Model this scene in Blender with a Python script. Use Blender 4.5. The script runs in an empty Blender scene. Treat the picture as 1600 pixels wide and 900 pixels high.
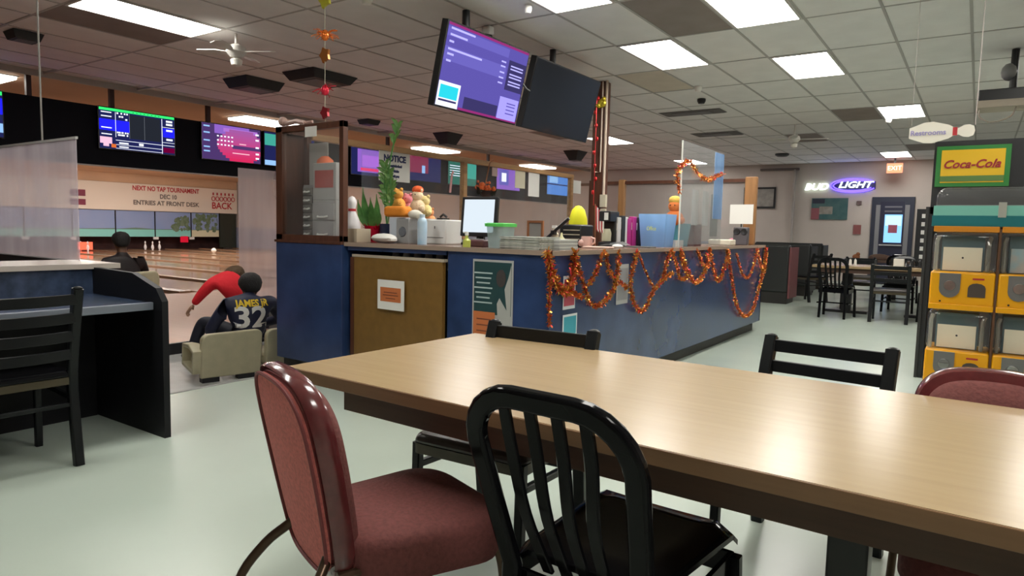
import bpy, bmesh, math, random
from math import sin, cos, pi, sqrt, atan2, radians
from mathutils import Vector, Matrix
from mathutils.bvhtree import BVHTree
random.seed(7)
S = bpy.context.scene
COL = S.collection
# ------------------------------------------------------------------ camera
FPX, YAW, PIT, ROL, EYE = 1063.17, .598325, .0872975, .0224947, Vector((0, 0, 1.2))
_F = Vector((-sin(YAW) * cos(PIT), cos(YAW) * cos(PIT), -sin(PIT)))
_R0 = Vector((cos(YAW), sin(YAW), 0)); _U0 = _R0.cross(_F)
_R = _R0 * cos(ROL) + _U0 * sin(ROL); _U = -_R0 * sin(ROL) + _U0 * cos(ROL)
cd = bpy.data.cameras.new('camera'); cam = bpy.data.objects.new('camera', cd); COL.objects.link(cam)
cd.sensor_width = 36; cd.lens = FPX / 1600 * 36; cd.clip_start = .05; cd.clip_end = 200
cam.matrix_world = Matrix(((_R.x, _U.x, -_F.x, 0), (_R.y, _U.y, -_F.y, 0), (_R.z, _U.z, -_F.z, 1.2), (0, 0, 0, 1)))
S.camera = cam
# ------------------------------------------------------------------ world and exposure
w = bpy.data.worlds.new('world'); S.world = w; w.use_nodes = True
w.node_tree.nodes['Background'].inputs[0].default_value = (.75, .85, 1, 1)
w.node_tree.nodes['Background'].inputs[1].default_value = .6
S.view_settings.view_transform = 'Standard'; S.view_settings.look = 'None'
S.view_settings.gamma = 1; S.view_settings.use_curve_mapping = False
S.view_settings.exposure = 0.75
PANEL_E = 13.0          # ceiling panel radiance
LANE_E = 5.0
CY = S.cycles
CY.max_bounces = 8; CY.diffuse_bounces = 4; CY.glossy_bounces = 4; CY.transparent_max_bounces = 16
CY.transmission_bounces = 4; CY.sample_clamp_indirect = 4; CY.use_denoising = True

def ray(x, y): return _F + _R * ((x - 800) / FPX) + _U * ((450 - y) / FPX)
def PZ(x, y, z): r = ray(x, y); return EYE + r * ((z - EYE.z) / r.z)      # the photograph's point on a real plane
def PX(x, y, X): r = ray(x, y); return EYE + r * (X / r.x)
def PY(x, y, Y): r = ray(x, y); return EYE + r * (Y / r.y)

# ------------------------------------------------------------------ materials
_M = {}
def mat(key, col=(.5, .5, .5), rough=.5, metal=0, spec=.5, emit=None, es=1, coat=0, noise=0, nscale=8, bump=0, alpha=None, stretch=None, col2=None):
    if key in _M: return _M[key]
    m = bpy.data.materials.new(key); m.use_nodes = True; nt = m.node_tree; N = nt.nodes; L = nt.links
    b = N['Principled BSDF']
    b.inputs['Base Color'].default_value = (*col, 1); b.inputs['Roughness'].default_value = rough
    b.inputs['Metallic'].default_value = metal; b.inputs['Specular IOR Level'].default_value = spec
    b.inputs['Coat Weight'].default_value = coat; b.inputs['Coat Roughness'].default_value = .12
    if emit: b.inputs['Emission Color'].default_value = (*emit, 1); b.inputs['Emission Strength'].default_value = es
    if noise or bump or col2:
        tc = N.new('ShaderNodeTexCoord'); mp = N.new('ShaderNodeMapping'); nz = N.new('ShaderNodeTexNoise')
        L.new(tc.outputs['Object'], mp.inputs[0]); L.new(mp.outputs[0], nz.inputs['Vector'])
        if stretch: mp.inputs['Scale'].default_value = stretch
        nz.inputs['Scale'].default_value = nscale; nz.inputs['Detail'].default_value = 5
        if noise or col2:
            rp = N.new('ShaderNodeValToRGB'); e = rp.color_ramp.elements
            c2 = col2 or tuple(c * (1 - noise) for c in col)
            e[0].position = .3; e[1].position = .7
            e[0].color = (*c2, 1); e[1].color = (*(tuple(min(1, c * (1 + noise * .5)) for c in col) if not col2 else col), 1)
            L.new(nz.outputs[0], rp.inputs[0]); L.new(rp.outputs[0], b.inputs['Base Color'])
        if bump:
            bp = N.new('ShaderNodeBump'); bp.inputs['Strength'].default_value = bump; bp.inputs['Distance'].default_value = .01
            L.new(nz.outputs[0], bp.inputs['Height']); L.new(bp.outputs[0], b.inputs['Normal'])
    _M[key] = m; return m
def glow(key, col, s=1.0):
    if key in _M: return _M[key]
    m = bpy.data.materials.new(key); m.use_nodes = True; N = m.node_tree.nodes; N.clear()
    e = N.new('ShaderNodeEmission'); o = N.new('ShaderNodeOutputMaterial'); e.inputs[0].default_value = (*col, 1); e.inputs[1].default_value = s
    m.node_tree.links.new(e.outputs[0], o.inputs[0]); _M[key] = m; return m
def clear(key, tint=(1, 1, 1), haze=0.0, hcol=(.8, .8, .8), refl=1.0, rough=.03):
    """thin clear or milky plastic: transparent + a share of white diffuse + fresnel gloss"""
    if key in _M: return _M[key]
    m = bpy.data.materials.new(key); m.use_nodes = True; nt = m.node_tree; N = nt.nodes; L = nt.links; N.clear()
    o = N.new('ShaderNodeOutputMaterial'); t = N.new('ShaderNodeBsdfTransparent'); t.inputs[0].default_value = (*tint, 1)
    g = N.new('ShaderNodeBsdfGlossy'); g.inputs['Roughness'].default_value = rough
    lw = N.new('ShaderNodeLayerWeight'); lw.inputs[0].default_value = .5; pw = N.new('ShaderNodeMath'); pw.operation = 'POWER'; pw.inputs[1].default_value = 4
    L.new(lw.outputs['Facing'], pw.inputs[0]); f = N.new('ShaderNodeMath'); f.operation = 'MULTIPLY_ADD'; f.inputs[1].default_value = .5; f.inputs[2].default_value = .025
    L.new(pw.outputs[0], f.inputs[0])
    mx = N.new('ShaderNodeMixShader'); last = t.outputs[0]
    if haze:
        d = N.new('ShaderNodeBsdfDiffuse'); d.inputs[0].default_value = (*hcol, 1)
        tr = N.new('ShaderNodeBsdfTranslucent'); tr.inputs[0].default_value = (*hcol, 1)
        a = N.new('ShaderNodeMixShader'); a.inputs[0].default_value = .5; L.new(d.outputs[0], a.inputs[1]); L.new(tr.outputs[0], a.inputs[2])
        h = N.new('ShaderNodeMixShader'); h.inputs[0].default_value = haze
        nz = N.new('ShaderNodeTexNoise'); nz.inputs['Scale'].default_value = 3; tc = N.new('ShaderNodeTexCoord')
        mp = N.new('ShaderNodeMapping'); mp.inputs['Scale'].default_value = (1.5, 1.5, .25)
        L.new(tc.outputs['Object'], mp.inputs[0]); L.new(mp.outputs[0], nz.inputs['Vector'])
        mr = N.new('ShaderNodeMapRange'); mr.inputs['From Min'].default_value = .3; mr.inputs['From Max'].default_value = .7
        mr.inputs['To Min'].default_value = haze * .75; mr.inputs['To Max'].default_value = min(1, haze * 1.25)
        L.new(nz.outputs[0], mr.inputs[0]); L.new(mr.outputs[0], h.inputs[0])
        L.new(last, h.inputs[1]); L.new(a.outputs[0], h.inputs[2]); last = h.outputs[0]
    mu = N.new('ShaderNodeMath'); mu.operation = 'MULTIPLY'; mu.inputs[1].default_value = refl
    L.new(f.outputs[0], mu.inputs[0]); L.new(mu.outputs[0], mx.inputs[0]); L.new(last, mx.inputs[1]); L.new(g.outputs[0], mx.inputs[2])
    L.new(mx.outputs[0], o.inputs[0]); _M[key] = m; return m

# ------------------------------------------------------------------ mesh builder
class MB:
    def __init__(s): s.v = []; s.f = []; s.mi = []; s.cur = 0; s.X = None
    def use(s, i): s.cur = i; return s
    def add(s, vs, fs):
        n = len(s.v)
        if s.X is not None: vs = [s.X @ Vector(v) for v in vs]
        s.v += [tuple(v) for v in vs]; s.f += [tuple(i + n for i in f) for f in fs]; s.mi += [s.cur] * len(fs); return s
    def box(s, x0, x1, y0, y1, z0, z1):
        return s.add([(x0, y0, z0), (x1, y0, z0), (x1, y1, z0), (x0, y1, z0), (x0, y0, z1), (x1, y0, z1), (x1, y1, z1), (x0, y1, z1)],
                     [(0, 3, 2, 1), (4, 5, 6, 7), (0, 1, 5, 4), (1, 2, 6, 5), (2, 3, 7, 6), (3, 0, 4, 7)])
    def cb(s, c, d): return s.box(c[0] - d[0] / 2, c[0] + d[0] / 2, c[1] - d[1] / 2, c[1] + d[1] / 2, c[2] - d[2] / 2, c[2] + d[2] / 2)
    def obox(s, o, r, u, n, w, h, d, cx=0, cy=0):
        """box on a face: centre o, unit right r, up u, outward n"""
        o = Vector(o) + Vector(r) * cx + Vector(u) * cy; r = Vector(r) * w / 2; u = Vector(u) * h / 2; n = Vector(n) * d
        P = [o - r - u, o + r - u, o + r + u, o - r + u]
        return s.add(P + [p + n for p in P], [(0, 3, 2, 1), (4, 5, 6, 7), (0, 1, 5, 4), (1, 2, 6, 5), (2, 3, 7, 6), (3, 0, 4, 7)])
    def rings(s, R, closed=False, caps=True):
        n = len(R[0]); vs = [p for r in R for p in r]; fs = []
        m = len(R)
        for i in range(m if closed else m - 1):
            a = i * n; b = ((i + 1) % m) * n
            for k in range(n): fs.append((a + k, a + (k + 1) % n, b + (k + 1) % n, b + k))
        if caps and not closed: fs.append(tuple(range(n))[::-1]); fs.append(tuple((m - 1) * n + k for k in range(n)))
        return s.add(vs, fs)
    def cyl(s, p, q, r, r2=None, n=12): return s.tube([p, q], [r, r if r2 is None else r2], n)
    def tube(s, path, r, n=8, closed=False, ref=None):
        P = [Vector(p) for p in path]; m = len(P); rr = r if isinstance(r, (list, tuple)) else [r] * m
        return s.sweep(P, [[(cos(2 * pi * k / n) * q, sin(2 * pi * k / n) * q) for k in range(n)] for q in rr], closed, ref)
    def sweep(s, path, prof, closed=False, ref=None):
        P = [Vector(p) for p in path]; m = len(P)
        if not isinstance(prof[0][0], (tuple, list)): prof = [prof] * m
        up = None; R = []
        for i in range(m):
            a = P[(i - 1) % m] if (closed or i > 0) else P[i]; b = P[(i + 1) % m] if (closed or i < m - 1) else P[i]
            t = (b - a).normalized()
            if ref is not None: x = Vector(ref) - t * t.dot(Vector(ref))
            elif up is None:
                x = Vector((0, 0, 1)) - t * t.z
                if x.length < .2: x = Vector((0, 1, 0)) - t * t.y
            else: x = up - t * t.dot(up)
            x.normalize(); up = x; y = t.cross(x)
            R.append([P[i] + x * c[0] + y * c[1] for c in prof[i]])
        return s.rings(R, closed)
    def lathe(s, prof, c=(0, 0, 0), n=20, ax=2):
        R = []
        for r, h in prof:
            ring = []
            for k in range(n):
                a = 2 * pi * k / n; p = (cos(a) * r, sin(a) * r, h)
                if ax == 1: p = (p[0], h, -p[1])
                if ax == 0: p = (h, p[0], p[1])
                ring.append((p[0] + c[0], p[1] + c[1], p[2] + c[2]))
            R.append(ring)
        return s.rings(R)
    def prism(s, poly, f0, f1):
        """poly 2D; f0,f1 map 2D point -> 3D for both faces"""
        n = len(poly); return s.add([f0(*p) for p in poly] + [f1(*p) for p in poly],
                                    [tuple(range(n))[::-1], tuple(range(n, 2 * n))] + [(k, (k + 1) % n, n + (k + 1) % n, n + k) for k in range(n)])
    def ball(s, c, r, n=10, m=7, sc=(1, 1, 1)):
        R = []
        for i in range(m + 1):
            a = pi * i / m; q = max(sin(a), .001)
            R.append([(c[0] + r * sc[0] * q * cos(2 * pi * k / n), c[1] + r * sc[1] * q * sin(2 * pi * k / n), c[2] - r * sc[2] * cos(a)) for k in range(n)])
        return s.rings(R)
    def build(s, name, mats, parent=None, loc=None, bevel=0, smooth=True, rotz=0, seg=2, **kw):
        me = bpy.data.meshes.new(name)
        V = s.v
        if loc is not None and parent is None:
            c, sn = cos(-rotz), sin(-rotz)
            V = [((x - loc[0]) * c - (y - loc[1]) * sn, (x - loc[0]) * sn + (y - loc[1]) * c, z - loc[2]) for x, y, z in V] if not kw.get('local') else V
        me.from_pydata(V, [], s.f); me.validate()
        for m in (mats if isinstance(mats, (list, tuple)) else [mats]): me.materials.append(m)
        for p, i in zip(me.polygons, s.mi): p.material_index = i
        bm = bmesh.new(); bm.from_mesh(me); bmesh.ops.recalc_face_normals(bm, faces=bm.faces); bm.to_mesh(me); bm.free()
        if smooth: me.shade_smooth(); me.set_sharp_from_angle(angle=radians(40))
        o = bpy.data.objects.new(name, me); COL.objects.link(o)
        if loc is not None and parent is None: o.location = loc; o.rotation_euler.z = rotz
        if parent: o.parent = parent
        if bevel:
            b = o.modifiers.new('bevel', 'BEVEL'); b.width = bevel; b.segments = seg; b.limit_method = 'ANGLE'; b.harden_normals = False
        for k in ('label', 'category', 'group', 'kind'):
            if k in kw and kw[k]: o[k] = kw[k]
        return o
def E(name, loc, label, cat, group=None, rotz=0):
    o = bpy.data.objects.new(name, None); COL.objects.link(o); o.location = loc; o.rotation_euler.z = rotz
    o.empty_display_size = .1; o['label'] = label; o['category'] = cat
    if group: o['group'] = group
    return o
def dup(root, loc, rotz, label, group=None):
    r = root.copy(); COL.objects.link(r); r.location = loc; r.rotation_euler = (0, 0, rotz); r['label'] = label
    if group: r['group'] = group
    for ch in list(root.children):
        c = ch.copy(); COL.objects.link(c); c.parent = r
        for g in list(ch.children):
            d = g.copy(); COL.objects.link(d); d.parent = c
    return r
def text(name, s, size, o, r, u, m, parent=None, ext=.001, align='CENTER', sx=1, shear=0, bold=0, **kw):
    cu = bpy.data.curves.new('tmp', 'FONT'); cu.body = s; cu.size = size; cu.extrude = ext; cu.align_x = align; cu.align_y = 'CENTER'
    cu.shear = shear; cu.offset = bold; cu.resolution_u = 3
    t = bpy.data.objects.new('tmp', cu); COL.objects.link(t); bpy.context.view_layer.update()
    dg = bpy.context.evaluated_depsgraph_get(); me = bpy.data.meshes.new_from_object(t.evaluated_get(dg)); bpy.data.objects.remove(t)
    r = Vector(r).normalized(); u = Vector(u).normalized(); n = r.cross(u)
    M = Matrix(((r.x, u.x, n.x, o[0]), (r.y, u.y, n.y, o[1]), (r.z, u.z, n.z, o[2]), (0, 0, 0, 1))) @ Matrix.Diagonal((sx, 1, 1, 1))
    me.transform(M); me.name = name; me.materials.clear(); me.materials.append(m)
    ob = bpy.data.objects.new(name, me); COL.objects.link(ob)
    if parent: ob.parent = parent
    for k, v in kw.items(): ob[k] = v
    return ob
def rrect(w, h, r, n=5, cx=0, cy=0):
    P = []
    for sx, sy, a0 in ((1, 1, 0), (-1, 1, 90), (-1, -1, 180), (1, -1, 270)):
        for k in range(n + 1):
            a = radians(a0 + 90 * k / n); P.append((cx + sx * (w / 2 - r) + r * cos(a), cy + sy * (h / 2 - r) + r * sin(a)))
    return P
def catmull(P, n=6, closed=False):
    P = [Vector(p) for p in P]; out = []; m = len(P)
    for i in range(m if closed else m - 1):
        a = P[(i - 1) % m] if closed or i > 0 else P[0]; b = P[i]; c = P[(i + 1) % m]; d = P[(i + 2) % m] if closed or i + 2 < m else P[-1]
        for k in range(n):
            t = k / n; out.append(.5 * ((2 * b) + (c - a) * t + (2 * a - 5 * b + 4 * c - d) * t * t + (3 * b - a - 3 * c + d) * t ** 3))
    if not closed: out.append(P[-1])
    return out
UP = (0, 0, 1)
# ------------------------------------------------------------------ structure
HC = 3.1; PIT_Z = -.16; LN_Z = -.05
m_floor = mat('mint_vinyl', (.50, .57, .50), .26, spec=.5, col2=(.46, .53, .465), nscale=1.3)
m_pit = mat('pit_floor', (.42, .43, .42), .4, noise=.1)
m_wall = mat('beige_wall', (.52, .46, .425), .8, noise=.05, nscale=2, bump=.05)
m_tile = mat('ceiling_tile', (.80, .79, .77), .9, noise=.06, nscale=3, bump=.1)
m_tiled = mat('brown_tile', (.28, .24, .22), .9, noise=.12, nscale=3)
m_tilei = mat('ivory_tile', (.62, .56, .47), .9, noise=.08, nscale=3)
m_grid = mat('ceiling_grid', (.42, .41, .39), .5)
m_dark = mat('near_black', (.012, .012, .014), .45)
m_lanewood = mat('lane_wood', (.42, .23, .13), .12, col2=(.52, .32, .19), nscale=4, stretch=(.3, 9, 1), coat=.4)
m_appr = mat('approach_wood', (.36, .15, .08), .5, col2=(.32, .13, .07), nscale=3, stretch=(.3, 6, 1), coat=.08)
m_gut = mat('gutter', (.03, .025, .022), .35)
m_lceil = mat('lane_ceiling', (.66, .46, .31), .85, noise=.08, nscale=1)

MB().box(-4.56, 3.2, -4.2, 20, -.25, 0).build('floor', m_floor, smooth=False, kind='structure')
MB().box(-6.72, -4.56, -4.2, 20, -.3, PIT_Z).build('floor_pit', m_pit, smooth=False, kind='structure')
MB().box(-4.585, -4.555, -4.2, 20, PIT_Z, .004).build('trim_1', mat('step_nosing', (.3, .3, .29), .5), smooth=False, kind='structure')
MB().box(-11.4, -6.72, -4.2, 20, -.3, LN_Z).build('floor_approach', m_appr, smooth=False, kind='structure')
MB().box(-6.74, -6.70, -4.2, 20, PIT_Z, LN_Z + .004).build('trim_2', m_dark, smooth=False, kind='structure')
MB().box(-30.6, -11.4, -4.2, 20, -.35, -.2).build('floor_lane_bed', m_gut, smooth=False, kind='structure')
for k in range(-4, 5):
    y = 12.2 + 1.61 * k
    MB().box(-30.2, -11.4, y - .53, y + .53, -.2, LN_Z).build('floor_lane', m_lanewood, smooth=False, kind='structure')
    MB().box(-29.4, -11.4, y + .70, y + .91, -.2, LN_Z + .03).build('trim_%d' % (k + 10), mat('lane_divider', (.36, .22, .14), .2), smooth=False, kind='structure')
    MB().box(-29.4, -11.4, y + .53, y + .55, -.2, LN_Z - .01).build('trim_%d' % (k + 30), m_gut, smooth=False, kind='structure')
MB().box(-30.8, 3.2, 19.6, 19.8, -.4, HC + .2).build('wall_back', m_wall, smooth=False, kind='structure')
MB().box(-30.8, 3.2, -4.4, -4.2, -.4, HC + .2).build('wall_front', m_wall, smooth=False, kind='structure')
MB().box(3.0, 3.2, -4.2, 19.6, -.4, HC + .2).build('wall_right', m_wall, smooth=False, kind='structure')
MB().box(-30.8, -30.5, -4.2, 19.6, -.4, HC + .2).build('wall_left', m_wall, smooth=False, kind='structure')
MB().box(-30.5, -4.9, 19.56, 19.6, 0, .95).build('wall_back_wainscot', mat('grey_blue_paint', (.27, .3, .42), .6), smooth=False, kind='structure')
MB().box(-14, -5.3, 19.54, 19.6, 2.62, 2.70).build('trim_3', mat('brown_trim', (.13, .07, .04), .5), smooth=False, kind='structure')
MB().box(-4.22, -4.17, 19.5, 19.6, 0, 2.95).build('trim_4', mat('pipe_grey', (.38, .35, .33), .5), smooth=False, kind='structure')
MB().box(-5.1, -4.10, 19.5, 19.6, 2.93, 2.99).build('trim_5', mat('pipe_dark', (.12, .1, .09), .5), smooth=False, kind='structure')

# ceiling: slab, tee grid and every tile
GX = [-2.01 - .61 * k for k in range(-8, 14)]; GY = [5.32 + 1.22 * m for m in range(-8, 12)]
slab = MB().box(-10.45, 3.0, -4.2, 19.6, HC + .05, HC + .2).build('ceiling', m_tile, smooth=False, kind='structure')
g = MB()
for x in GX: g.box(x - .012, x + .012, -4.2, 19.6, HC, HC + .03)
for y in GY: g.box(-10.4, 3.0, y - .012, y + .012, HC + .001, HC + .03)
g.build('tee_grid', m_grid, slab, smooth=False)
lights = {(-2, -1), (0, 0), (1, 3), (0, -2), (-2, -3), (-8, -4), (0, 8), (-8, 0), (-8, 4), (-8, 8),
          (1, -5), (-3, -6), (4, -2), (4, 1), (4, -6)}  # the panels behind the viewer are unseen, added as fill light
darks = {(-1, -2): m_tiled, (0, 3): m_tiled, (-3, 0): m_tilei, (-9, -4): m_tiled, (-9, 3): m_tiled, (-2, 5): m_tiled, (1, 7): m_tiled}
def cell(i, j): return -2.01 + .61 * i, 7.76 + 1.22 * j
cells = []
for i in range(-14, 9):
    for j in range(-10, 10):
        x, y = cell(i, j)
        if x < -10.45 or x + .3 > 3.0 or y < -4.4 or y > 19.5 or (i, j) in lights: continue
        c = Vector((x + .305, y + .61, HC)); d = c - EYE; z = d.dot(_F)
        vis = z > .3 and abs(d.dot(_R) / z * FPX) < 860 and d.dot(_U) / z * FPX < 520
        cells.append((d.length if vis else 99 + d.length, i, j))
cells.sort(); protos = {}
rest = MB()
for n_, (_, i, j) in enumerate(cells):
    x, y = cell(i, j); mm = darks.get((i, j), m_tile); y1 = min(1.2, 19.58 - y)
    x1 = min(.6, 2.98 - x)
    if n_ < 290 and y1 > 1.19:
        if mm.name not in protos:
            o = MB().box(.012, .598, .012, 1.208, .004, .02).build('ceiling_tile', mm, slab, smooth=False); protos[mm.name] = o
        else: o = protos[mm.name].copy(); COL.objects.link(o); o.parent = slab
        o.location = (x, y, HC + random.uniform(0, .003))
    else: rest.use(0).box(x + .012, x + x1, y + .012, y + y1, HC + .004, HC + .02)
rest.build('ceiling_tile', m_tile, slab, smooth=False, kind='stuff')
MB().box(-30.5, -10.45, -4.2, 19.6, HC, HC + .2).build('ceiling_lanes', m_lceil, smooth=False, kind='structure')
MB().box(-10.47, -10.43, -4.2, 19.6, HC - .03, HC + .05).build('trim_50', m_grid, smooth=False, kind='structure')

m_panel = glow('light_diffuser', (1, .97, .90), PANEL_E)
m_lanel = glow('lane_light', (1, .93, .84), LANE_E)
m_fr = mat('light_frame', (.6, .58, .55), .5)
LL = {(-2, -1): 'square-looking troffer light glowing above the near edge of the counter', (0, 0): 'troffer light third along the ceiling above the aisle beside the counter',
      (1, 3): 'troffer light over the aisle above the far dining tables', (0, -2): 'largest brightest troffer light cut by the top of the photo',
      (-2, -3): 'troffer light at the top edge right of the two hanging screens', (-8, -4): 'long bright troffer light at upper left beside the ceiling fan',
      (0, 8): 'small distant troffer light just above the red exit sign', (-8, 0): 'troffer light mostly hidden behind the lit menu screen',
      (-8, 4): 'troffer light seen either side of the brown wooden column', (-8, 8): 'distant troffer light seen behind the clear counter screen',
      (1, -5): 'added unseen troffer light behind the viewer over the table', (-1, -7): 'added unseen troffer light farthest behind the viewer near the front wall', (-3, -6): 'added unseen troffer light behind the viewer to the left', (4, -2): 'troffer light right of the viewer near the front',
      (4, 1): 'troffer light right of the aisle above the vending rack', (4, -6): 'added unseen troffer light behind the viewer to the right'}
for (i, j) in sorted(lights):
    x, y = cell(i, j); t = E('ceiling_light', (x + .305, y + .61, HC), LL[(i, j)], 'light')
    MB().box(-.27, .27, -.575, .575, -.004, .012).build('diffuser', m_panel, t, smooth=False)
    f = MB()
    for a in (-1, 1):
        f.box(*sorted((a * .27, a * .293)), -.598, .598, -.008, .03); f.box(-.27, .27, *sorted((a * .575, a * .598)), -.008, .03)
    f.build('frame', m_fr, t, smooth=False)
for n_, (y0, lab) in enumerate(((2.75, 'strip light over the approach at the left edge of the photo'), (7.45, 'strip light over the approach right of the pink scoring screen'),
        (12.3, 'strip light seen above the plexiglass rail beyond the notice'), (17.0, 'farthest strip light above the white papers on the plexiglass'))):
    t = E('strip_light', (-11.15, y0 + .61, HC), lab, 'light')
    MB().box(-.28, .28, -.6, .6, -.05, -.01).build('diffuser', m_lanel, t, smooth=False, bevel=.01)
    MB().box(-.3, .3, -.62, .62, -.012, -.0).build('frame', m_fr, t, smooth=False)
m_lane_fill = glow('lane_fill_glow', (1, .93, .84), 38)
# unseen strips added to brighten the lanes, hidden behind the screen band
for x in (-17, -21, -24.6):
    for y in (8, 14):
        t = E('strip_light', (x, y, HC), 'added unseen fill strip over the %s lanes at the %s side' % ('near' if x > -18 else 'middle' if x > -22 else 'far', 'left' if y < 10 else 'right'), 'light')
        MB().box(-.15, .15, -1.2, 1.2, -.05, -.002).build('diffuser', m_lane_fill, t, smooth=False)

# ------------------------------------------------------------------ masking units, banner, pins
m_sky = mat('print_sky', (.22, .33, .62), .5, col2=(.30, .38, .62), nscale=.6)
m_sea = mat('print_sea', (.25, .66, .62), .5); m_sand = mat('print_sand', (.75, .72, .52), .5)
m_palm = mat('print_palm', (.09, .15, .06), .6, col2=(.2, .27, .2), nscale=6); m_hill = mat('print_hill', (.14, .25, .2), .6)
MX = -29.4
labs = ['masking panel with a painted beach mostly behind the milky divider', 'masking panel with a painted beach seen through the milky divider', 'masking panel with sky and sea leftmost clear of the divider',
        'masking panel with sea behind the dark-haired bowler', 'masking panel with sea and low hill above the white pins', 'masking panel with green palms right of the beach scene', 'dark masking end panel with palms']
ys = [9.1 + 1.635 * k for k in range(6)]
for k, y in enumerate(ys):
    y1 = min(y + 1.635, 18.66)
    t = E('masking_panel', (MX, (y + y1) / 2, .5), labs[k], 'panel')
    h = (y1 - y) / 2 - .02
    MB().box(-.05, 0, -h, h, 0, 1.08).build('sky_board', m_sky, t, smooth=False)
    MB().box(0, .006, -h, h, .0, .30).build('sea_band', m_sea if k < 5 else m_sand, t, smooth=False)
    hl = MB(); hl.prism([(-h, .3), (h, .3), (h, .33 if k == 3 else .35), (0, .38 if k == 3 else .33), (-h, .32)], lambda a, b: (0, a, b), lambda a, b: (.008, a, b))
    hl.build('hill', m_hill, t, smooth=False)
    if k >= 4:
        p = MB(); R_ = random.Random(k)
        for q in range(46):
            cy = R_.uniform(0 if k == 4 else -h, h * .95); top = .5 + .5 * ((cy + h) / (2 * h) if k == 4 else 1); cz = R_.uniform(.3, min(1.0, top)); r = R_.uniform(.06, .13)
            p.prism([(cy + r * cos(a) * R_.uniform(.5, 1.2) if abs(cy) < h - .12 else cy, min(1.07, cz + r * sin(a))) for a in [i_ * pi / 4 for i_ in range(8)]], lambda a, b: (0, a, b), lambda a, b, q=q: (.009 + q * .0002, a, b))
        p.build('palm_print', m_palm, t, smooth=False)
    MB().box(-.03, .03, -h - .02, -h, 0, 1.08).build('edge_strip', m_dark, t, smooth=False)
    MB().box(-.02, .03, -h - .1, -h + .12, -.12, -.01).build('lane_number_plate', mat('plate_white', (.8, .8, .8), .5), t, smooth=False)
MB().box(-30.5, -29.37, 9, 19.58, 2.73, 3.1).build('wall_left_soffit', m_lceil, smooth=False, kind='structure')
MB().box(-29.45, -29.35, 18.68, 19.5, .0, 1.72).build('end_panel', mat('dark_green_black', (.03, .035, .025), .5), smooth=False, label='tall dark end panel at the right end of the beach masking', category='panel')
MB().box(-29.9, -29.45, 6, 19.55, .50, .56).build('trim_51', m_dark, smooth=False, kind='structure')
MB().box(-30.5, -30.45, 4, 19.55, -.2, .6).build('wall_pit', mat('pit_curtain', (.09, .04, .04), .8, noise=.3, nscale=3), smooth=False, kind='structure')
ban = E('banner_board', (-29.3, 14.8, 1.6), 'long white banner board with tournament writing above the beach panels', 'banner')
MB().box(-.06, 0, -5.8, 4.75, 0, 1.12).build('board', mat('banner_white', (.82, .76, .68), .6), ban, smooth=False)
m_red = mat('sign_red', (.5, .03, .04), .5); m_mar = mat('sign_maroon', (.2, .01, .05), .5); m_gy = mat('sign_grey', (.16, .14, .13), .5)
def bt(s, size, y, z, m, sx=1): return text('lettering', s, size, (.012, y - 14.8, z - 1.6), (0, 1, 0), UP, m, ban, sx=sx, bold=.008)
bt('NEXT NO TAP TOURNAMENT', .27, 16.15, 2.53, m_red, .8)
bt('DEC 10', .26, 16.2, 2.22, m_gy, .9); bt('ENTRIES AT FRONT DESK', .26, 16.15, 1.93, m_gy, .98)
bt('BACK', .42, 18.75, 1.93, m_red, .95)
cr = MB()
for k in range(6):
    yy = 3.52 + k * .2; cr.tube([(.015, yy + .085 * cos(a), .66 + .1 * sin(a)) for a in [i_ * pi / 5 for i_ in range(10)]], .018, 5, closed=True)
    cr.box(.0, .02, yy - .03, yy + .03, .82, .94)
cr.build('pin_emblem', m_red, ban, smooth=False)
fl = MB(); fl.box(0, .02, -2.5, -1.95, .15, .38); fl.box(0, .02, -2.5, -1.95, .5, .75); fl.build('striped_patch', m_mar, ban, smooth=False)
PINP = [(.0, .0), (.0254, .001), (.03, .02), (.057, .10), (.058, .13), (.045, .19), (.024, .25), (.023, .27), (.032, .32), (.03, .345), (.018, .37), (.0, .38)]
def pin(x, y, z, lab, m):
    t = E('bowling_pin', (x, y, z), lab, 'pin', None)
    MB().lathe(PINP, n=14).build('pin_body', m, t)
    MB().lathe([(.0235, .255), (.0245, .256), (.0245, .27), (.0235, .271)], n=14).build('neck_stripe', m_red, t)
m_pin = mat('pin_white', (.9, .88, .9), .25)
pin(-28.9, 14.95, LN_Z, 'white bowling pin standing leftmost of the three right of the dark-haired bowler', m_pin)
pin(-28.6, 15.1, LN_Z, 'white bowling pin standing in the middle of the three in front of the pit', m_pin)
pin(-28.9, 15.55, LN_Z, 'white bowling pin standing rightmost of the three in front of the pit', m_pin)
pin(-28.9, 12.45, LN_Z, 'red-lit bowling pin left of its twin beside the milky divider', m_pin)
pin(-28.7, 12.62, LN_Z, 'red-lit bowling pin right of its twin beside the milky divider', m_pin)
MB().box(-28.8, -28.7, 12.3, 12.8, .0, .3).build('added_red_glow', glow('red_glow2', (1, .12, .06), 1.1), loc=(-28.75, 12.55, 0), smooth=False, label='added red glowing box imitating the red light on the pins beside the milky divider', category='light')  # added glowing box supplies the red light round the two pins
MB().lathe([(0, 0), (.06, .02), (.108, .108), (.06, .195), (0, .215)], (-25.2, 15.75, LN_Z), 14).build('bowling_ball', mat('ball_white', (.85, .85, .8), .15), loc=(-25.2, 15.75, LN_Z), label='small white bowling ball lying on the lane below the palms', category='ball')
MB().box(-29.46, -29.34, 16.8, 17.1, .25, .52).build('red_lane_marker', glow('red_marker', (.6, .01, .03), .6), loc=(-29.4, 16.95, .25), smooth=False, label='small dull red light on the lane front below the palms', category='light')

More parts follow.
